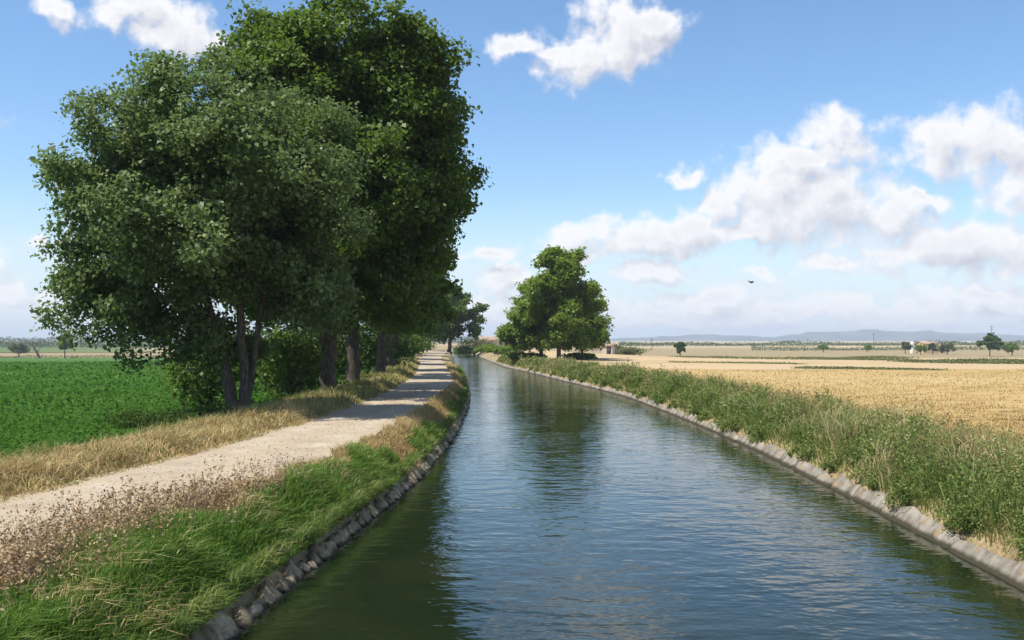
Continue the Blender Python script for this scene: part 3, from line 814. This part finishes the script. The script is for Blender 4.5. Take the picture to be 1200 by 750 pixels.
grass_obj('green_grass', B[gk], hg[gk], 0.0125 * (1 + y[gk] / 22), lean[gk], np.clip(0.54 + 0.16 * clump[gk] + 0.14 * n2(x[gk], y[gk], 2.4, 41) + r.normal(0, 0.20, gk.sum()), 0, 1), M['green_grass'],
          'lush green grass in clumps on the bank between canal and track', 'grass', r, 0.8)
dk = (~green) & (r.uniform(0, 1, n) < 0.75)
grass_obj('dry_grass', B[dk], hg[dk] * 0.72, 0.009 * (1 + y[dk] / 22), lean[dk] * 0.6, np.clip(0.62 + 0.2 * clump[dk] + r.normal(0, 0.2, dk.sum()), 0, 1), M['straw'],
          'short straw coloured grass on the bank edge of the track', 'grass', r, 0.9)

# dead stalks and roots hanging over the stones
n = 11000
y = sample_y(n, 7.5, 70, r, 1.2); x = XL(y) - r.uniform(0.24, 0.50, n)
hk = n2(x * 0, y, 1.4, 61) + 0.5 * n2(x * 0, y, 3.1, 62) > -0.45
x, y = x[hk], y[hk]
grass_obj('hanging_grass', np.stack([x, y, 0.40 + 0.0 * x + r.uniform(-0.1, 0.12, len(x))], 1), r.uniform(0.10, 0.36, len(x)), 0.012 * (1 + y / 22), np.stack([0.6 + 0.5 * n2(x, y, 2.2, 71), 0.7 * n2(x, y, 2.6, 72)], 1),
          np.clip(0.45 + 0.3 * n2(x * 0, y, 1.1, 73) + r.normal(0, 0.22, len(x)), 0, 1), M['weed'], 'dead stalks hanging over the stone lining on the left', 'grass', r, 0.8)

# loose stones lying on the track
n = 3600
y = sample_y(n, 11, 60, r, 1.3); tt = np.clip(r.normal(0.5, 0.36, n), 0.02, 0.98)
x = PL(y) + (PR(y) - PL(y)) * tt
oc = np.array([[1, 0, 0], [-1, 0, 0], [0, 1, 0], [0, -1, 0], [0, 0, 1], [0, 0, -1]], float)
sz_ = r.uniform(0.008, 0.026, n) * (1 + 0.6 * (r.uniform(0, 1, n) > 0.93))
V = np.stack([x, y, ground_z(x, y) + 0.032], 1)[:, None, :] + oc[None] * r.uniform(0.6, 1.3, (n, 6, 1)) * sz_[:, None, None] * np.array([1.2, 1.0, 0.7])
of = np.array([[0, 2, 4], [2, 1, 4], [1, 3, 4], [3, 0, 4], [2, 0, 5], [1, 2, 5], [3, 1, 5], [0, 3, 5]])
tag(link('loose_stones', mk('loose_stones', V.reshape(-1, 3), (np.arange(n)[:, None, None] * 6 + of[None]).reshape(-1, 3), tone=np.repeat(r.uniform(0, 1, n), 6), mats=[M['pebble']])),
    'loose pale pebbles scattered over the gravel track', 'gravel', kind='stuff')

# tall brown seeding weeds along the near edge of the track
def weeds(name, B, h, nleaf, leaf, spread, mat_, tone_mu, label, cat, r, top=0.25, stem_w=0.008, shape=0.62, tone_sd=0.2, kind='stuff', tone_patch=0.16, leanx=0.0):
    n = len(B)
    ln = r.normal(0, 0.16, (n, 2)); ln[:, 0] += leanx
    tops = B + np.concatenate([ln * h[:, None], h[:, None]], 1)
    f = r.uniform(top, 1.02, (n, nleaf)) 
    C = B[:, None, :] + (tops - B)[:, None, :] * f[..., None]
    C = C + r.normal(0, 1, C.shape) * (spread * np.sin(np.clip(f, 0, 1) * np.pi * 0.85 + 0.35) * h[:, None])[..., None] * np.array([1, 1, 0.4])
    C = C.reshape(-1, 3)
    lf = np.repeat(leaf if np.ndim(leaf) else np.full(n, leaf), nleaf)
    V1, f1 = kites(C, lf, r, 0.35, shape, -0.1)
    V2, q, t3 = blades(B, h, np.full(n, stem_w), ln * 0.7, r, 1.0)
    pt = tone_mu + r.normal(0, tone_sd * 0.7, n) + tone_patch * n2(B[:, 0], B[:, 1], 0.55, 17)
    tone = np.concatenate([np.repeat(np.clip(np.repeat(pt, nleaf) + r.normal(0, tone_sd * 0.7, n * nleaf), 0, 1), 4), np.repeat(np.clip(pt, 0, 1), 5)])
    o = link(name, mk(name, np.concatenate([V1, V2]), [np.concatenate([f1, q + len(V1)]), t3 + len(V1)], tone=tone, mats=[mat_]))
    return tag(o, label, cat, kind=kind)

n = 3600
y = r.uniform(9.5, 24, n)
x = PR(y) + r.normal(0.12, 0.45, n) + np.interp(y, [9, 14, 18, 25], [0.35, 0.30, 0.2, 0.0])
x = np.minimum(x, XL(y) - 1.0)
keep = r.uniform(0, 1, n) < np.clip(0.75 + 0.6 * n2(x, y, 0.6, 8), 0.1, 1) * np.interp(y, [9, 16, 18.5, 21], [1, 1, 0.35, 0.0])
x, y = x[keep], y[keep]
weeds('brown_weeds', np.stack([x, y, ground_z(x, y)], 1), r.uniform(0.16, 0.62, len(x)) * (1 + 0.3 * n2(x, y, 0.5, 3)), 22, 0.042, 0.085, M['brown_seed'], 0.72,
      'tall brown seeding weeds along the canal side of the track', 'weeds', r)
# pale bleached tufts lying in the near grass
n = 900
cx = np.array([-4.9, -4.3, -5.3, -4.0, -4.6]); cyv = np.array([11.2, 12.0, 12.4, 22.5, 17.2])
w_ = r.integers(0, 5, n)
x = cx[w_] + r.normal(0, 0.22, n); y = cyv[w_] + r.normal(0, 0.35, n)
grass_obj('bleached_grass', np.stack([x, y, ground_z(x, y) + 0.14], 1), r.uniform(0.12, 0.32, n), 0.014, np.tile([0.5, -0.2], (n, 1)), np.clip(r.normal(0.9, 0.1, n), 0, 1),
          M['straw'], 'bleached dead tufts among the green grass of the bank', 'grass', r, 1.1)

# dry verge on the far side of the track, and under the trees
n = 78000
y = sample_y(n, 10, 125, r, 1.2); tt = r.uniform(-0.06, 1, n)
x = PL(y) - 0.05 - 3.4 * tt + 0.2 * n2(0.3, y, 0.9, 1)
cl = n2(x, y, 0.7, 12) + 0.4 * n2(x, y, 2.1, 2)
edge = np.clip(tt * 4 + 0.35, 0.3, 1)
h = (0.28 + 0.22 * np.clip(cl + 0.4, 0, 1.4)) * r.uniform(0.55, 1.3, n) * edge * (1 + 0.004 * y)
keep = r.uniform(0, 1, n) < np.clip(0.95 - 0.9 * (tt > 0.85) * r.uniform(0, 1, n), 0, 1)
x, y, h, cl, tt = x[keep], y[keep], h[keep], cl[keep], tt[keep]
olive = (r.uniform(0, 1, len(x)) < np.interp(y, [10, 32, 44, 125], [0.05, 0.12, 0.40, 0.50])) | ((tt > 0.75) & (r.uniform(0, 1, len(x)) < 0.5))
B = np.stack([x, y, ground_z(x, y)], 1)
ln = np.stack([0.35 * np.sin(cl * 4), 0.3 * np.cos(cl * 5)], 1)
grass_obj('dry_grass', B[~olive], h[~olive], 0.0125 * (1 + y[~olive] / 25), ln[~olive], np.clip(0.72 + 0.24 * cl[~olive] + r.normal(0, 0.18, (~olive).sum()), 0, 1), M['straw'],
          'matted tan dry grass verge between the track and the crop field', 'grass', r, 1.0)
grass_obj('verge_weeds', B[olive], h[olive] * 1.1, 0.013 * (1 + y[olive] / 25), ln[olive] * 0.5, np.clip(0.45 + r.normal(0, 0.2, olive.sum()), 0, 1), M['weed'],
          'olive green weeds growing through the verge under the trees', 'weeds', r, 0.8)

# leafy top of the green crop
n = 80000
y = sample_y(n, 17, 170, r, 1.7)
xa = PL(y) - 3.6; xb = -0.56 * y - 3
x = xb + (xa - xb) * r.uniform(0, 1, n)
ok = xb < xa
x, y = x[ok], y[ok]
edge = sstep(xa[ok] - x, 0.0, 1.0)
B = np.stack([x, y, ground_z(x, y) + 0.06 + edge * r.uniform(0.0, 0.20, len(x)) * (1 + 0.5 * n2(x, y, 0.5, 3))], 1)
V, f = kites(B, 0.054 + 0.0029 * y, r, 0.8, 0.6, 0.0)
tag(link('crop_leaves', mk('crop_leaves', V, f, tone=np.repeat(np.clip(0.5 + 0.12 * n2(x, y, 0.35, 5) + r.normal(0, 0.08, len(x)), 0, 1), 4), mats=[M['crop']])),
    'dense low leaves of the green crop on the left', 'crop', kind='stuff')

# right bank weeds
def right_weeds(n, y0, y1, hs, nleaf, leafk, name, label, seed, pw=1.0, mat_='weed', mu=0.63, o0=0.40, o1=3.5, prob=None, spread=0.13, sd=0.22, top=0.12, leanx=0.0):
    r = np.random.default_rng(seed)
    y = sample_y(n, y0, y1, r, pw); tt = r.uniform(0, 1, n) ** 0.85
    o = o0 + (o1 - o0) * tt
    x = XR(y) + o
    ok = x < 0.545 * y + 1.5
    if prob is not None: ok &= r.uniform(0, 1, n) < prob(x, y, o)
    ok &= ~((o < 0.7) & (n2(o * 0, y, 1.25, 6) < 0.0))
    x, y, o = x[ok], y[ok], o[ok]
    h = (hs[0] + (hs[1] - hs[0]) * r.uniform(0, 1, len(x)) ** 1.6) * np.clip(1 + 0.95 * n2(x, y, 0.36, 7) + 0.35 * n2(x, y, 1.1, 9), 0.28, 2.0) * np.interp(o, [0.2, 1.0, 2.0, 3.6], [0.55, 0.95, 0.85, 0.5])
    return weeds(name, np.stack([x, y, np.where(o < 0.42, np.maximum(o * 1.18, 0.10), np.maximum(ground_z(x, y) - 0.02, 0.33))], 1), h, nleaf, leafk * (1 + y / 40), spread, M[mat_], mu, label, 'weeds', r, top, 0.010, 0.55, sd, leanx=leanx * np.exp(-(o - 0.2) / 0.5))
patch = lambda x, y, o: np.clip(0.50 + 0.9 * n2(x, y, 0.38, 11), 0.04, 1)
right_weeds(3000, 13, 62, (0.40, 1.05), 26, 0.042, 'weeds', 'bushy mixed green weeds covering the near part of the right bank', 201, 1.0, prob=patch)
right_weeds(2000, 62, 165, (0.5, 1.0), 20, 0.055, 'weeds', 'distant green weeds along the right bank towards the tree cluster', 202, 1.0, prob=patch)
right_weeds(1000, 13, 110, (0.65, 1.15), 16, 0.030, 'seed_weeds', 'taller brown tipped weeds standing among those of the right bank', 203, 1.0, 'brown_seed', 0.58, 0.8, 3.7,
            lambda x, y, o: np.clip(0.35 + 0.9 * n2(x, y, 0.5, 21), 0.05, 1), 0.06, 0.2, 0.55)
right_weeds(2600, 13, 100, (0.35, 0.7), 28, 0.050, 'lush_weeds', 'lush bright green plants hanging over the concrete slabs', 204, 1.0, 'weed', 0.34, 0.15, 1.9,
            lambda x, y, o: (n2(0 * x, y, 0.75, 14) + 0.5 * n2(x, y, 1.7, 5) > 0.40 - 0.6 * o) * 1.0, 0.28, 0.15, leanx=-0.9)
right_weeds(900, 13, 70, (0.2, 0.45), 26, 0.036, 'edge_weeds', 'low yellowing weeds creeping over the top edge of the slabs', 205, 1.0, 'weed', 0.66, 0.22, 1.1, None, 0.25, 0.15, leanx=-0.6)
right_weeds(3000, 13, 120, (0.30, 0.62), 26, 0.038, 'overhanging_weeds', 'trailing weeds drooping over the face of the concrete slabs', 206, 1.0, 'weed', 0.45, 0.10, 0.55,
            lambda x, y, o: (n2(0 * x, y, 0.8, 24) + 0.5 * n2(0 * x, y, 2.3, 5) + 1.6 * (o - 0.3) > 0.12) * 1.0, 0.34, 0.2, leanx=-0.45)
# tall grass standing up in separate tufts
tn = 190
ty = sample_y(tn, 14, 120, r, 1.0); to = r.uniform(0.7, 3.8, tn); tx_ = XR(ty) + to
tk = tx_ < 0.545 * ty + 1.0
ty, tx_ = ty[tk], tx_[tk]
per = 60
x = np.repeat(tx_, per) + r.normal(0, 0.16, len(tx_) * per); y = np.repeat(ty, per) + r.normal(0, 0.18, len(tx_) * per)
th_ = np.repeat(r.uniform(0.55, 1.25, len(tx_)), per) * r.uniform(0.55, 1.1, len(x))
dx_ = np.stack([(x - np.repeat(tx_, per)) * 1.8, (y - np.repeat(ty, per)) * 1.8], 1)
grass_obj('tall_grass', np.stack([x, y, ground_z(x, y)], 1), th_, 0.012 * (1 + y / 22), dx_, np.clip(np.repeat(r.choice([0.35, 0.6, 0.82, 0.95], len(tx_)), per) + r.normal(0, 0.1, len(x)), 0, 1), M['weed'],
          'tall tufts of green and yellowing grass rising above the right bank weeds', 'grass', r, 0.9)
n = 42000
y = sample_y(n, 13, 165, r, 1.1); o = r.uniform(0.4, 4.0, n); x = XR(y) + o
ok = x < 0.545 * y + 1.5
x, y, o = x[ok], y[ok], o[ok]
cl = n2(x, y, 0.6, 15)
dry = r.uniform(0, 1, len(x)) < np.clip(0.32 + 0.5 * cl + 0.22 * (o - 2.2), 0.03, 0.95)
h = r.uniform(0.25, 0.75, len(x)) * (1 + 0.4 * cl) * np.clip(0.30 + o * 0.4, 0.3, 1)
B = np.stack([x, y, ground_z(x, y)], 1)
for msk, nm, mt, lab, mu in ((dry, 'dry_grass', 'straw', 'thin straw stalks among the weeds of the right bank', 0.5), (~dry, 'green_grass', 'weed', 'loose green blades among the weeds of the right bank', 0.5)):
    grass_obj(nm, B[msk], h[msk], 0.011 * (1 + y[msk] / 22), np.stack([-0.25 + 0.4 * n2(x[msk], y[msk], 1.2, 51), 0.4 * n2(x[msk], y[msk], 1.1, 52)], 1), np.clip(mu + 0.08 + 0.15 * cl[msk] + r.normal(0, 0.18, msk.sum()), 0, 1), M[mt], lab, 'grass', r, 0.7)

# stubble
n = 36000
y = sample_y(n, 20, FE - 1, r, 1.5); o = r.uniform(0, 1, n); x0 = XR(y) + 3.2
x1 = 0.545 * y + 2
x = x0 + (x1 - x0) * o
ok = x1 > x0
x, y = x[ok], y[ok]
h = r.uniform(0.05, 0.14, len(x)) * (1 + 2.2 * np.exp(-(x - XR(y) - 3.2) / 1.2))
grass_obj('stubble', np.stack([x, y, ground_z(x, y) + 0.03], 1), h, 0.012 * (1 + y / 22), np.zeros((len(x), 2)), np.clip(0.50 + 0.08 * n2(x * .2, y, 0.5, 3) + r.normal(0, 0.10, len(x)), 0, 1),
          M['straw'], 'cut golden straw stubble standing in the field', 'stubble', r, 0.6)

# ------------------------------------------------------------------ far right: bushes, hedges, farm, hut, ruin
def far_tree(label, u, d, h, rx, seed, mat_='far_leaf', tone=0.5, cat='tree', group='trees scattered on the far plain', n=3000, low=0.25):
    bb = on_ground(u, d)
    return tree('tree', label, bb, [[(0, 0, 0, 0.22), (0, 0, h * .3, .18), (0.1, 0, h * .6, .1), (0, 0, h * .9, .04)]],
                [(0, 0, h * .58, rx, rx, h * .36, 3), (rx * .2, 0, h * .75, rx * .7, rx * .7, h * .2, 1)], 70, n, h * .085, rx * .16, M[mat_], seed, cat, group, sprays=7, spray_r=rx * .08, zmin=low, tone_mu=tone, lobe=rx * .3)
far_tree('dark round tree standing alone in front of the mast', 1160, 420, 9.6, 4.4, 41, 'dark_leaf', 0.6, n=5000)
far_tree('smaller rounded tree next to the dark lone one', 1186, 440, 6.0, 3.4, 42, 'far_leaf', 0.35)
far_tree('dark upright bush alone at the far edge of the stubble', 797, 345, 6.0, 2.0, 43, 'dark_leaf', 0.45, low=0.3)
far_tree('pale olive tree beside the ochre farmhouse', 1110, 470, 6.0, 3.6, 44, 'olive_leaf', 0.6)
far_tree('narrow dark green tree before the ochre farmhouse', 1093, 470, 6.0, 2.0, 45, 'dark_leaf', 0.6)
far_tree('bright green bushy tree left of the ochre farmhouse door', 1079, 468, 5.2, 2.4, 46)
far_tree('reddish brown tree beside the white silo', 1061, 500, 6.0, 2.6, 47, 'olive_leaf', 0.1)
far_tree('round green bush on the plain before the hills', 1016, 560, 4.6, 2.9, 48)
far_tree('green bush on the plain left of the round one', 965, 560, 4.4, 3.0, 49)
far_tree('isolated tree beyond the green crop at its far corner', 76, 395, 10.5, 3.4, 50, 'dark_leaf', 0.6, n=5000, low=0.4)
far_tree('feathery low tree at the far end of the green crop', 22, 420, 6.0, 4.0, 51, 'olive_leaf', 0.3)

def hedge(label, u0, u1, d0, d1, h, n, mat_, seed, wdt=2.0, lf=0.36):
    r = np.random.default_rng(seed)
    s = r.uniform(0, 1, n)
    d = d0 + (d1 - d0) * s
    x = ((u0 + (u1 - u0) * s) - 600) / F * d
    hh = h * (0.65 + 0.4 * n2(x, d, 0.12, seed))
    x = x + r.normal(0, 0.4, n); yy = d + r.normal(0, wdt, n)
    z = ground_z(x, yy) + r.uniform(0, 1, n) * np.maximum(hh, 0.15)
    V, f = kites(np.stack([x, yy, z], 1), lf, r, 0.5, 0.7)
    o = link('hedge', mk('hedge', V, f, tone=np.repeat(np.clip(r.normal(0.75, 0.2, n), 0, 1), 4), mats=[M[mat_]]))
    return tag(o, label, 'hedge', 'hedges dividing the far fields')
hedge('long dark hedge in front of the ochre farmhouse', 1058, 1290, 135, 116, 0.65, 8000, 'olive_leaf', 1, 3.5, 0.22)
hedge('short green hedge strip at the end of the stubble', 935, 1103, 97, 92, 0.30, 3500, 'olive_leaf', 2, 0.9, 0.16)
hedge('low scrub line behind the lone upright bush', 790, 1040, 190, 170, 0.6, 4000, 'olive_leaf', 3, 4.0, 0.25)
hedge('scrub line along the edge of the fallow strips', 790, 940, 122, 116, 0.28, 2200, 'olive_leaf', 4, 1.5, 0.18)
hedge('dull green strip of scrub left of the long dark hedge', 940, 1060, 215, 190, 0.9, 4000, 'olive_leaf', 6, 4.0, 0.25)
hedge('weedy line at the far end of the green crop', -60, 250, 402, 402, 1.6, 5000, 'olive_leaf', 5, 3.0)

def box(name, c, s, mat_, parent, bev=0.0):
    c = np.array(c, float); s = np.array(s, float) / 2
    V = np.array([[i, j, k] for i in (-1, 1) for j in (-1, 1) for k in (-1, 1)], float) * s + c
    Fb = np.array([[0, 1, 3, 2], [4, 6, 7, 5], [0, 4, 5, 1], [2, 3, 7, 6], [0, 2, 6, 4], [1, 5, 7, 3]])
    return link(name, mk(name, V, Fb, mats=[mat_]), None, parent)

def gable(name, w_, d_, z0, rise, over, mat_, parent, thick=0.18, x=0):
    a, b_ = w_ / 2 + over, d_ / 2 + over
    V, Fq = [], []
    for sgn in (-1, 1):
        i = len(V)
        V += [(x - a, sgn * b_, z0), (x + a, sgn * b_, z0), (x + a, 0, z0 + rise), (x - a, 0, z0 + rise),
              (x - a, sgn * b_, z0 + thick), (x + a, sgn * b_, z0 + thick), (x + a, 0, z0 + rise + thick), (x - a, 0, z0 + rise + thick)]
        Fq += [[i, i+1, i+2, i+3], [i+4, i+7, i+6, i+5], [i, i+4, i+5, i+1], [i+1, i+5, i+6, i+2], [i, i+3, i+7, i+4]]
    return link(name, mk(name, np.array(V, float), np.array(Fq), mats=[mat_]), None, parent)

def house(name, label, u, d, w_, dp, hw, rise, wall, cat, rot, wins, door=None, roof='tile_roof', z_off=0.0, group=None):
    bb = on_ground(u, d)
    root = empty(name, (bb[0], bb[1], bb[2] + z_off), label, cat, group)
    root.rotation_euler = (0, 0, rot)
    gv = [(-w_/2, -dp/2, -.5), (w_/2, -dp/2, -.5), (w_/2, dp/2, -.5), (-w_/2, dp/2, -.5), (-w_/2, -dp/2, hw), (w_/2, -dp/2, hw), (w_/2, dp/2, hw), (-w_/2, dp/2, hw), (-w_/2, 0, hw + rise * .97), (w_/2, 0, hw + rise * .97)]
    me = bpy.data.meshes.new('wall')
    me.from_pydata(gv, [], [(0, 1, 5, 4), (1, 2, 6, 9, 5), (2, 3, 7, 6), (3, 0, 4, 8, 7), (0, 3, 2, 1)])
    link('wall', me, M[wall], root)
    gable('roof', w_, dp, hw + 0.01, rise, 0.3, M[roof], root)
    for (wx, wz) in wins:
        fr = box('window', (wx, -dp/2 - 0.02, wz), (1.0, 0.10, 1.2), M['plaster_white'], root)
        box('pane', (wx, -dp/2 - 0.06, wz), (0.8, 0.06, 1.0), M['dark_wood'], fr)
    if door: box('door', (door, -dp/2 - 0.03, 1.0), (1.1, 0.10, 2.0), M['dark_wood'], root)
    return root
house('farmhouse', 'small ochre farmhouse among trees on the far plain', 1087, 505, 9, 6, 4.6, 1.2, 'plaster_ochre', 'house', 0.2, [(-2.6, 1.8), (2.6, 1.8), (2.6, 3.6)], 0.0, z_off=0.3)
house('outbuilding', 'low pale outbuilding beside the ochre farmhouse', 1103, 520, 5, 5, 3.6, 0.8, 'plaster_pale', 'shed', 0.1, [(1.0, 1.8)], -1.0)
house('ruin', 'pale low building with a brown roof behind the canal bend', 577, 335, 10.5, 5, 2.6, 1.2, 'plaster_pale', 'house', 0.35, [(-2, 1.5), (2.0, 1.5)], 4.0)
house('stone_hut', 'small pale stone hut beside the tree cluster', 713, 250, 2.6, 3.0, 2.2, 0.5, 'plaster_pale', 'hut', -0.3, [], 0.4)
bb = on_ground(1069, 505)
so = empty('silo', bb, 'narrow white silo beside the ochre farmhouse', 'silo')
V, f = tube([(0, 0, -0.3), (0, 0, 2), (0, 0, 5.2)], [1.0, 1.0, 1.0], 14); link('tank', mk('tank', V, f, smooth=True, mats=[M['plaster_white']]), None, so)
V, f = tube([(0, 0, 5.15), (0, 0, 5.6), (0, 0, 6.2)], [1.12, 0.7, 0.05], 14); link('cap', mk('cap', V, f, smooth=True, mats=[M['plaster_white']]), None, so)
shrub('bush', 'yellowish weedy mound beside the stone hut', on_ground(738, 262), (5.2, 3.0, 1.3), 2600, 0.38, M['olive_leaf'], 97, 'bush', tone_mu=0.95)
shrub('bush', 'dark bush peeping over the yellowish mound', on_ground(722, 280), (2.6, 2.0, 1.5), 1400, 0.38, M['dark_leaf'], 98, 'bush')

def mast(label, u, d, h):
    bb = on_ground(u, d)
    root = empty('utility_mast', bb, label, 'mast', 'masts on the far plain')
    V, f = tube([(0, 0, -0.5), (0, 0, h * .5), (0, 0, h)], [0.30, 0.22, 0.14], 8); link('pole', mk('pole', V, f, smooth=True, mats=[M['metal']]), None, root)
    for zz, l in ((0.96, 3.2), (0.86, 2.4)):
        box('crossarm', (0, 0, h * zz), (l, 0.22, 0.22), M['metal'], root)
mast('thin mast rising behind the dark round tree', 1162, 700, 17)
mast('thin mast on the plain beside the farm trees', 1024, 900, 13)
mast('thin short mast near the far scrub', 764, 700, 8)

# bird in flight
bx, by, bz = P(880, 331, 80)
bird = empty('bird', (bx, by, bz), 'small dark bird flying over the stubble field', 'bird')
bird.rotation_euler = (0.15, 0.2, 0.5)
V, f = tube([(-0.24, 0, 0), (-0.17, 0, 0.0), (-0.08, 0, 0), (0.04, 0, 0), (0.13, 0, 0.015), (0.18, 0, 0.03), (0.22, 0, 0.035), (0.26, 0, 0.03)], [0.05, 0.025, 0.045, 0.06, 0.05, 0.032, 0.034, 0.004], 8)
link('body', mk('body', V, f, smooth=True, mats=[M['feather']]), None, bird)
for s in (-1, 1):
    prof = [(0.0, 0.10, -0.08, 0.02), (0.16, 0.11, -0.07, 0.10), (0.30, 0.06, -0.08, 0.13), (0.46, -0.06, -0.10, 0.12)]
    Vt = []
    for (yy, xf, xb_, zz) in prof:
        Vt += [(xf, s * yy, zz), (xb_, s * yy, zz), (xb_, s * yy, zz - 0.012), (xf, s * yy, zz - 0.012)]
    Fq = []
    for k in range(3):
        for q in range(4): Fq.append([k*4 + q, k*4 + (q+1) % 4, k*4 + 4 + (q+1) % 4, k*4 + 4 + q])
    Fq += [[12, 13, 14, 15]]
    link('wing', mk('wing', np.array(Vt), np.array(Fq), mats=[M['feather']]), None, bird)

# dead leaning snag beyond the crop
bb = on_ground(47, 392)
sn = empty('dead_tree', bb, 'bare leaning dead trunk with broken branches beyond the green crop', 'dead tree')
V, f = tube([(0, 0, -0.4), (-1.0, 0, 1.8), (-2.4, 0, 4.2), (-3.2, 0, 6.6)], [0.55, 0.45, 0.3, 0.08], 7); link('trunk', mk('trunk', V, f, smooth=True, mats=[M['bark']]), None, sn)
for pts in ([(-1.6, 0, 2.8), (-2.6, 0.3, 3.4), (-4.4, 0.4, 4.4)], [(-2.2, 0, 3.8), (-1.6, 0, 5.4), (-1.2, 0.3, 7.0)], [(-2.6, 0, 4.8), (-4.0, 0, 6.0), (-4.6, 0, 7.4)], [(-1.2, 0, 2.2), (-0.4, 0, 3.6), (0.5, 0, 4.6)]):
    V, f = tube(pts, [0.22, 0.14, 0.04], 6); link('branch', mk('branch', V, f, smooth=True, mats=[M['bark']]), None, sn)

# ------------------------------------------------------------------ far treelines and hills
def treeline(label, u0, u1, d0, d1, h, n, mat_, seed, leaf=1.4):
    r = np.random.default_rng(seed)
    s = r.uniform(0, 1, n); d = d0 + (d1 - d0) * s + r.normal(0, 12, n)
    x = ((u0 + (u1 - u0) * s) - 600) / F * d
    hh = h * np.clip(0.62 + 0.5 * n2(x, d, 0.03, seed) + 0.25 * n2(x, d, 0.11, seed + 1), 0.12, 1.4)
    z = ground_z(x, d) + r.uniform(0, 1, n) ** 0.8 * hh
    V, f = kites(np.stack([x, d, z], 1), leaf, r, 0.5, 0.8)
    o = link('treeline', mk('treeline', V, f, tone=np.repeat(np.clip(r.normal(0.45, 0.2, n), 0, 1), 4), mats=[M[mat_]]))
    return tag(o, label, 'wood', kind='stuff')
treeline('far off dark wood on the horizon beyond the green crop', -150, 620, 1500, 1700, 15, 14000, 'dark_leaf', 1, 2.4)
treeline('nearer broken line of trees before the far wood on the left', -150, 300, 900, 950, 7, 7000, 'dark_leaf', 2, 1.4)
treeline('broken dark scrub along the skyline of the right plain', 725, 1260, 1100, 1250, 6, 9000, 'dark_leaf', 3, 1.5)
treeline('sparse scrub in the middle of the right plain', 880, 1260, 640, 690, 3.0, 4000, 'olive_leaf', 4, 0.9)

def ridge(label, u0, u1, d, prof, seed, depth=1600):
    us = np.linspace(u0, u1, 160)
    hpx = np.interp(us, [p_[0] for p_ in prof], [p_[1] for p_ in prof])
    hpx = hpx + 0.7 * n2(us, us * 0, 0.06, seed) + 0.35 * n2(us, us * 0, 0.2, seed + 2)
    hpx = np.maximum(hpx, 0.0)
    X = (us - 600) / F * d; Hh = hpx / F * d
    V = []
    rowsn = 9
    for k in range(rowsn):
        s = k / (rowsn - 1) * 2 - 1
        sh = (1 - s * s) ** 0.8
        yk = d + s * depth
        jit = 1 + 0.25 * n2(us, us * 0 + k * 2.0, 0.08, seed + 5) * (abs(s) < 0.95) * (abs(s) > 0.05)
        V.append(np.stack([X * (yk / d), np.full_like(X, yk), -4.5 + (Hh + 4.5 + 4) * sh * jit - 4 * (sh == 0)], 1))
    o = link('hills', mk('hills', np.concatenate(V), grid_faces(rowsn, len(us)), smooth=True, mats=[M['hill']]))
    return tag(o, label, 'hills', kind='structure')
ridge('hazy blue hills on the horizon to the right', 700, 1400, 7000, [(700, 0), (760, 3), (830, 6), (865, 5), (905, 2), (930, 7), (960, 8), (1000, 10), (1025, 11), (1060, 9), (1100, 9), (1140, 7), (1200, 5), (1280, 7), (1400, 1)], 3)

# ------------------------------------------------------------------ haze
hz = bpy.data.materials.new('haze')
hz.use_nodes = True
hz.node_tree.nodes.clear()
h_ = NT(hz.node_tree)
pv = h_.n('ShaderNodeVolumePrincipled', ins={'Color': (0.80, 0.89, 1.0, 1), 'Density': 0.00017, 'Anisotropy': 0.0})
ho = h_.n('ShaderNodeOutputMaterial')
hz.node_tree.links.new(pv.outputs[0], ho.inputs['Volume'])
hb = box('haze', (0, 4800, 55.0), (20000, 14600, 130.0), hz, None)
tag(hb, 'thin pale summer haze over the plain', 'haze', kind='stuff')
